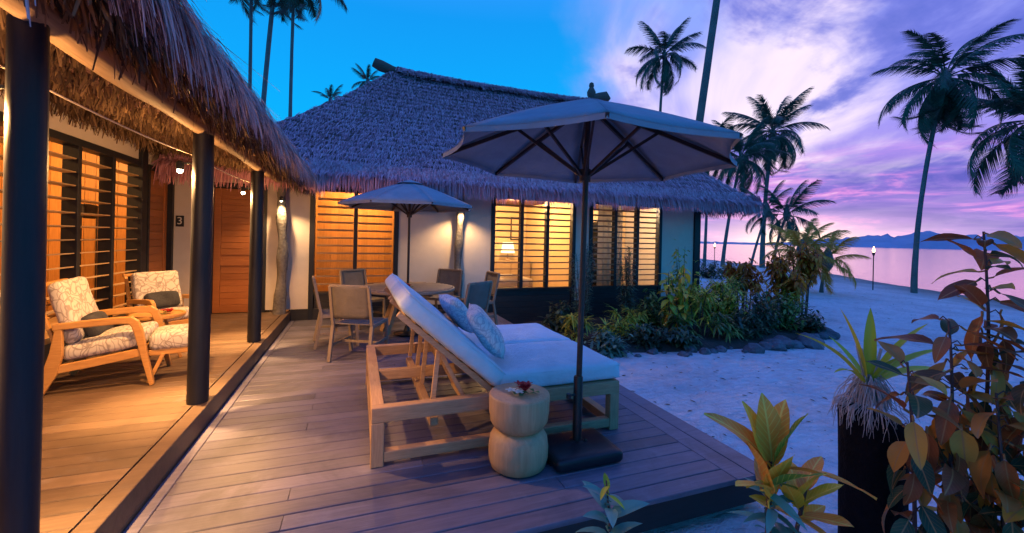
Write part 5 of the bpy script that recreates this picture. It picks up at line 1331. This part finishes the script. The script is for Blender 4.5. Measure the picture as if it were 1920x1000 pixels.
def palm(label, base, crown, s=1.0, nf=22, bow=.8, r0=.20, seed=0, meshes=None, group=None, skirt=.35, ex=1.3):
    rg = random.Random(seed); base, crown = V(base), V(crown); base.z = ground_z(base.x, base.y) - .05 if base.z > -90 else crown.z - 2
    t = thing('coconut_palm', label, 'palm tree', base, group=group); c = crown - base; n = 18; pts = []
    bd_ = V((rg.uniform(-1, 1), rg.uniform(-1, 1), 0)).normalized() * bow
    for i in range(n + 1): k = i / n; pts.append(V((c.x * (k ** ex), c.y * (k ** ex), c.z * k)) + bd_ * sin(pi * k) * .5)
    MB().tube(pts, [r0 * (1.0 - .18 * min(1, i / n * 5) if i < n * .2 else .84 - .28 * i / n) for i in range(n + 1)], 12, wob=.10, seed=seed).build('trunk', 'palm_trunk', t, smooth=True, angle=80)
    ms = meshes or FR
    for k in range(nf):
        f = (k + .5) / nf; az = k * 2.39996 + rg.uniform(-.25, .25); pit = 1.42 - f * (1.55 + skirt * 2.2) + rg.uniform(-.14, .14)
        me = ms[min(len(ms) - 1, int(f * len(ms) * .999))]
        o = bpy.data.objects.new('frond', me); COL.objects.link(o); o.parent = t; o.location = c + V((cos(az), sin(az), 0)) * .08 + V((0, 0, .15 - .35 * f))
        o.rotation_euler = (Matrix.Rotation(az, 3, 'Z') @ Matrix.Rotation(-pit, 3, 'Y') @ Matrix.Rotation(rg.uniform(-.5, .5), 3, 'X')).to_euler(); q = s * rg.uniform(.85, 1.1); o.scale = (q, q, q)
        if c.z > 5 and f > .82: o.rotation_euler[1] += rg.uniform(-.1, .1)
    hd = MB().lathe([(.06, -.45), (.18, -.25), (.22, 0), (.14, .3), (.04, .5)], 10); o = hd.build('crown_shaft', 'palm_trunk', t, smooth=True); o.location = c
    nuts = MB()
    for k in range(7):
        a = rg.uniform(0, 6.28); nuts.lathe([(.02, -.13), (.10, -.06), (.12, .02), (.08, .10), (.02, .13)], 8, (.28 * cos(a), .28 * sin(a), -.25 - .2 * rg.random()))
    if c.z > 5: o = nuts.build('coconuts', 'stem', t, smooth=True); o.location = c; o['kind'] = 'stuff'
    return t
palm('coconut palm rising behind the large parasol against pale cloud', (27.3, 32.7, 0), (27.2, 32.5, 19.6), 1.0, 24, .6, .2, 1)
palm('bare tall palm trunk slanting out of the top of the picture', (12.95, 14.4, 0), (15.3, 13.53, 20.6), 1.0, 18, .05, .22, 2, ex=1.0)
palm('coconut palm with full crown right of the thatched corner', (34.6, 27.6, 0), (35.3, 27.4, 11.9), 1.1, 28, .3, .24, 3, skirt=.4)
palm('large dark coconut palm with curved trunk by the water', (24.35, 11.65, 0), (25.45, 11.2, 9.5), .78, 36, -.5, .13, 4, FR[1:], skirt=.8)
palm('coconut palm cut off by the right edge of the picture', (28.6, 8.6, 0), (27.35, 9.05, 7.2), .88, 26, .3, .16, 5, skirt=.45)
palm('coconut palm half hidden behind the big parasol and thatched corner', (28.0, 25.9, 0), (29.2, 25.4, 8.6), .9, 22, .3, .17, 6)
palm('leaning palm whose trunk shows under the thatched eave', (26.6, 26.4, 0), (28.0, 27.6, 9.6), .8, 18, .2, .15, 7)
palm('short drooping palm left of the sunset glow', (24.4, 18.7, 0), (25.2, 18.5, 3.5), .62, 16, .2, .12, 8, skirt=.3)
palm('slanting palm stem behind the short drooping palm', (22.6, 18.9, 0), (24.0, 18.9, 3.7), .5, 12, .1, .10, 9, skirt=.2)
palm('young palm with warm light coloured into its fronds, in front of the setting sun', (16.2, 11.2, 0), (16.05, 11.15, 1.3), .40, 16, .05, .09, 10, FG, skirt=.05)
palm('young palm with warm-lit frond colour beside the torch, fronds over the sea', (17.3, 11.2, 0), (17.3, 11.0, 1.0), .36, 13, .05, .08, 11, FG, skirt=.1)
palm('leftmost of the three tall palms above the thatched valley', (-6.0, 27.9, 0), (-6.06, 27.8, 17.3), .85, 22, .3, .14, 12, skirt=.6)
palm('thicker leaning palm between the two straight palms at upper left', (-5.6, 27.6, 0), (-4.55, 27.3, 19.0), .8, 20, .2, .19, 13, skirt=.5)
palm('rightmost of the three tall palms above the thatched valley', (-3.7, 27.0, 0), (-3.75, 27.0, 16.9), .85, 22, .2, .14, 14, skirt=.6)
palm('distant palm top peeping over the ridge log', (.9, 47.6, 0), (.66, 47.7, 18.2), .5, 18, .3, .16, 15)
palm('distant palm top peeping over the left roof hip', (-3.1, 49, 0), (-3.08, 49.1, 16.1), .5, 16, .3, .16, 16)

# ------------------------------------------------------------------ torches on the beach
def torch(x, y, h, label):
    z = ground_z(x, y); t = thing('garden_torch', label, 'torch', (x, y, z))
    MB().tube([(0, 0, -.1), (0, 0, h - .12)], .022, 8).build('pole', 'iron', t, smooth=True)
    MB().lathe([(.025, h - .14), (.055, h - .06), (.06, h), (.04, h + .02)], 12).build('oil_cup', 'iron', t, smooth=True)
    MB().lathe([(.02, h + .02), (.055, h + .08), (.05, h + .15), (.02, h + .24), (.003, h + .30)], 10).build('flame', 'flame', t, smooth=True)
    point('flame_light', (0, 0, h + .15), 25, (1, .5, .18), .05, t)
torch(22.45, 12.26, 1.72, 'burning torch on a dark pole at the water edge')
torch(24.15, 23.05, 1.55, 'distant burning torch seen under the thatched eave')
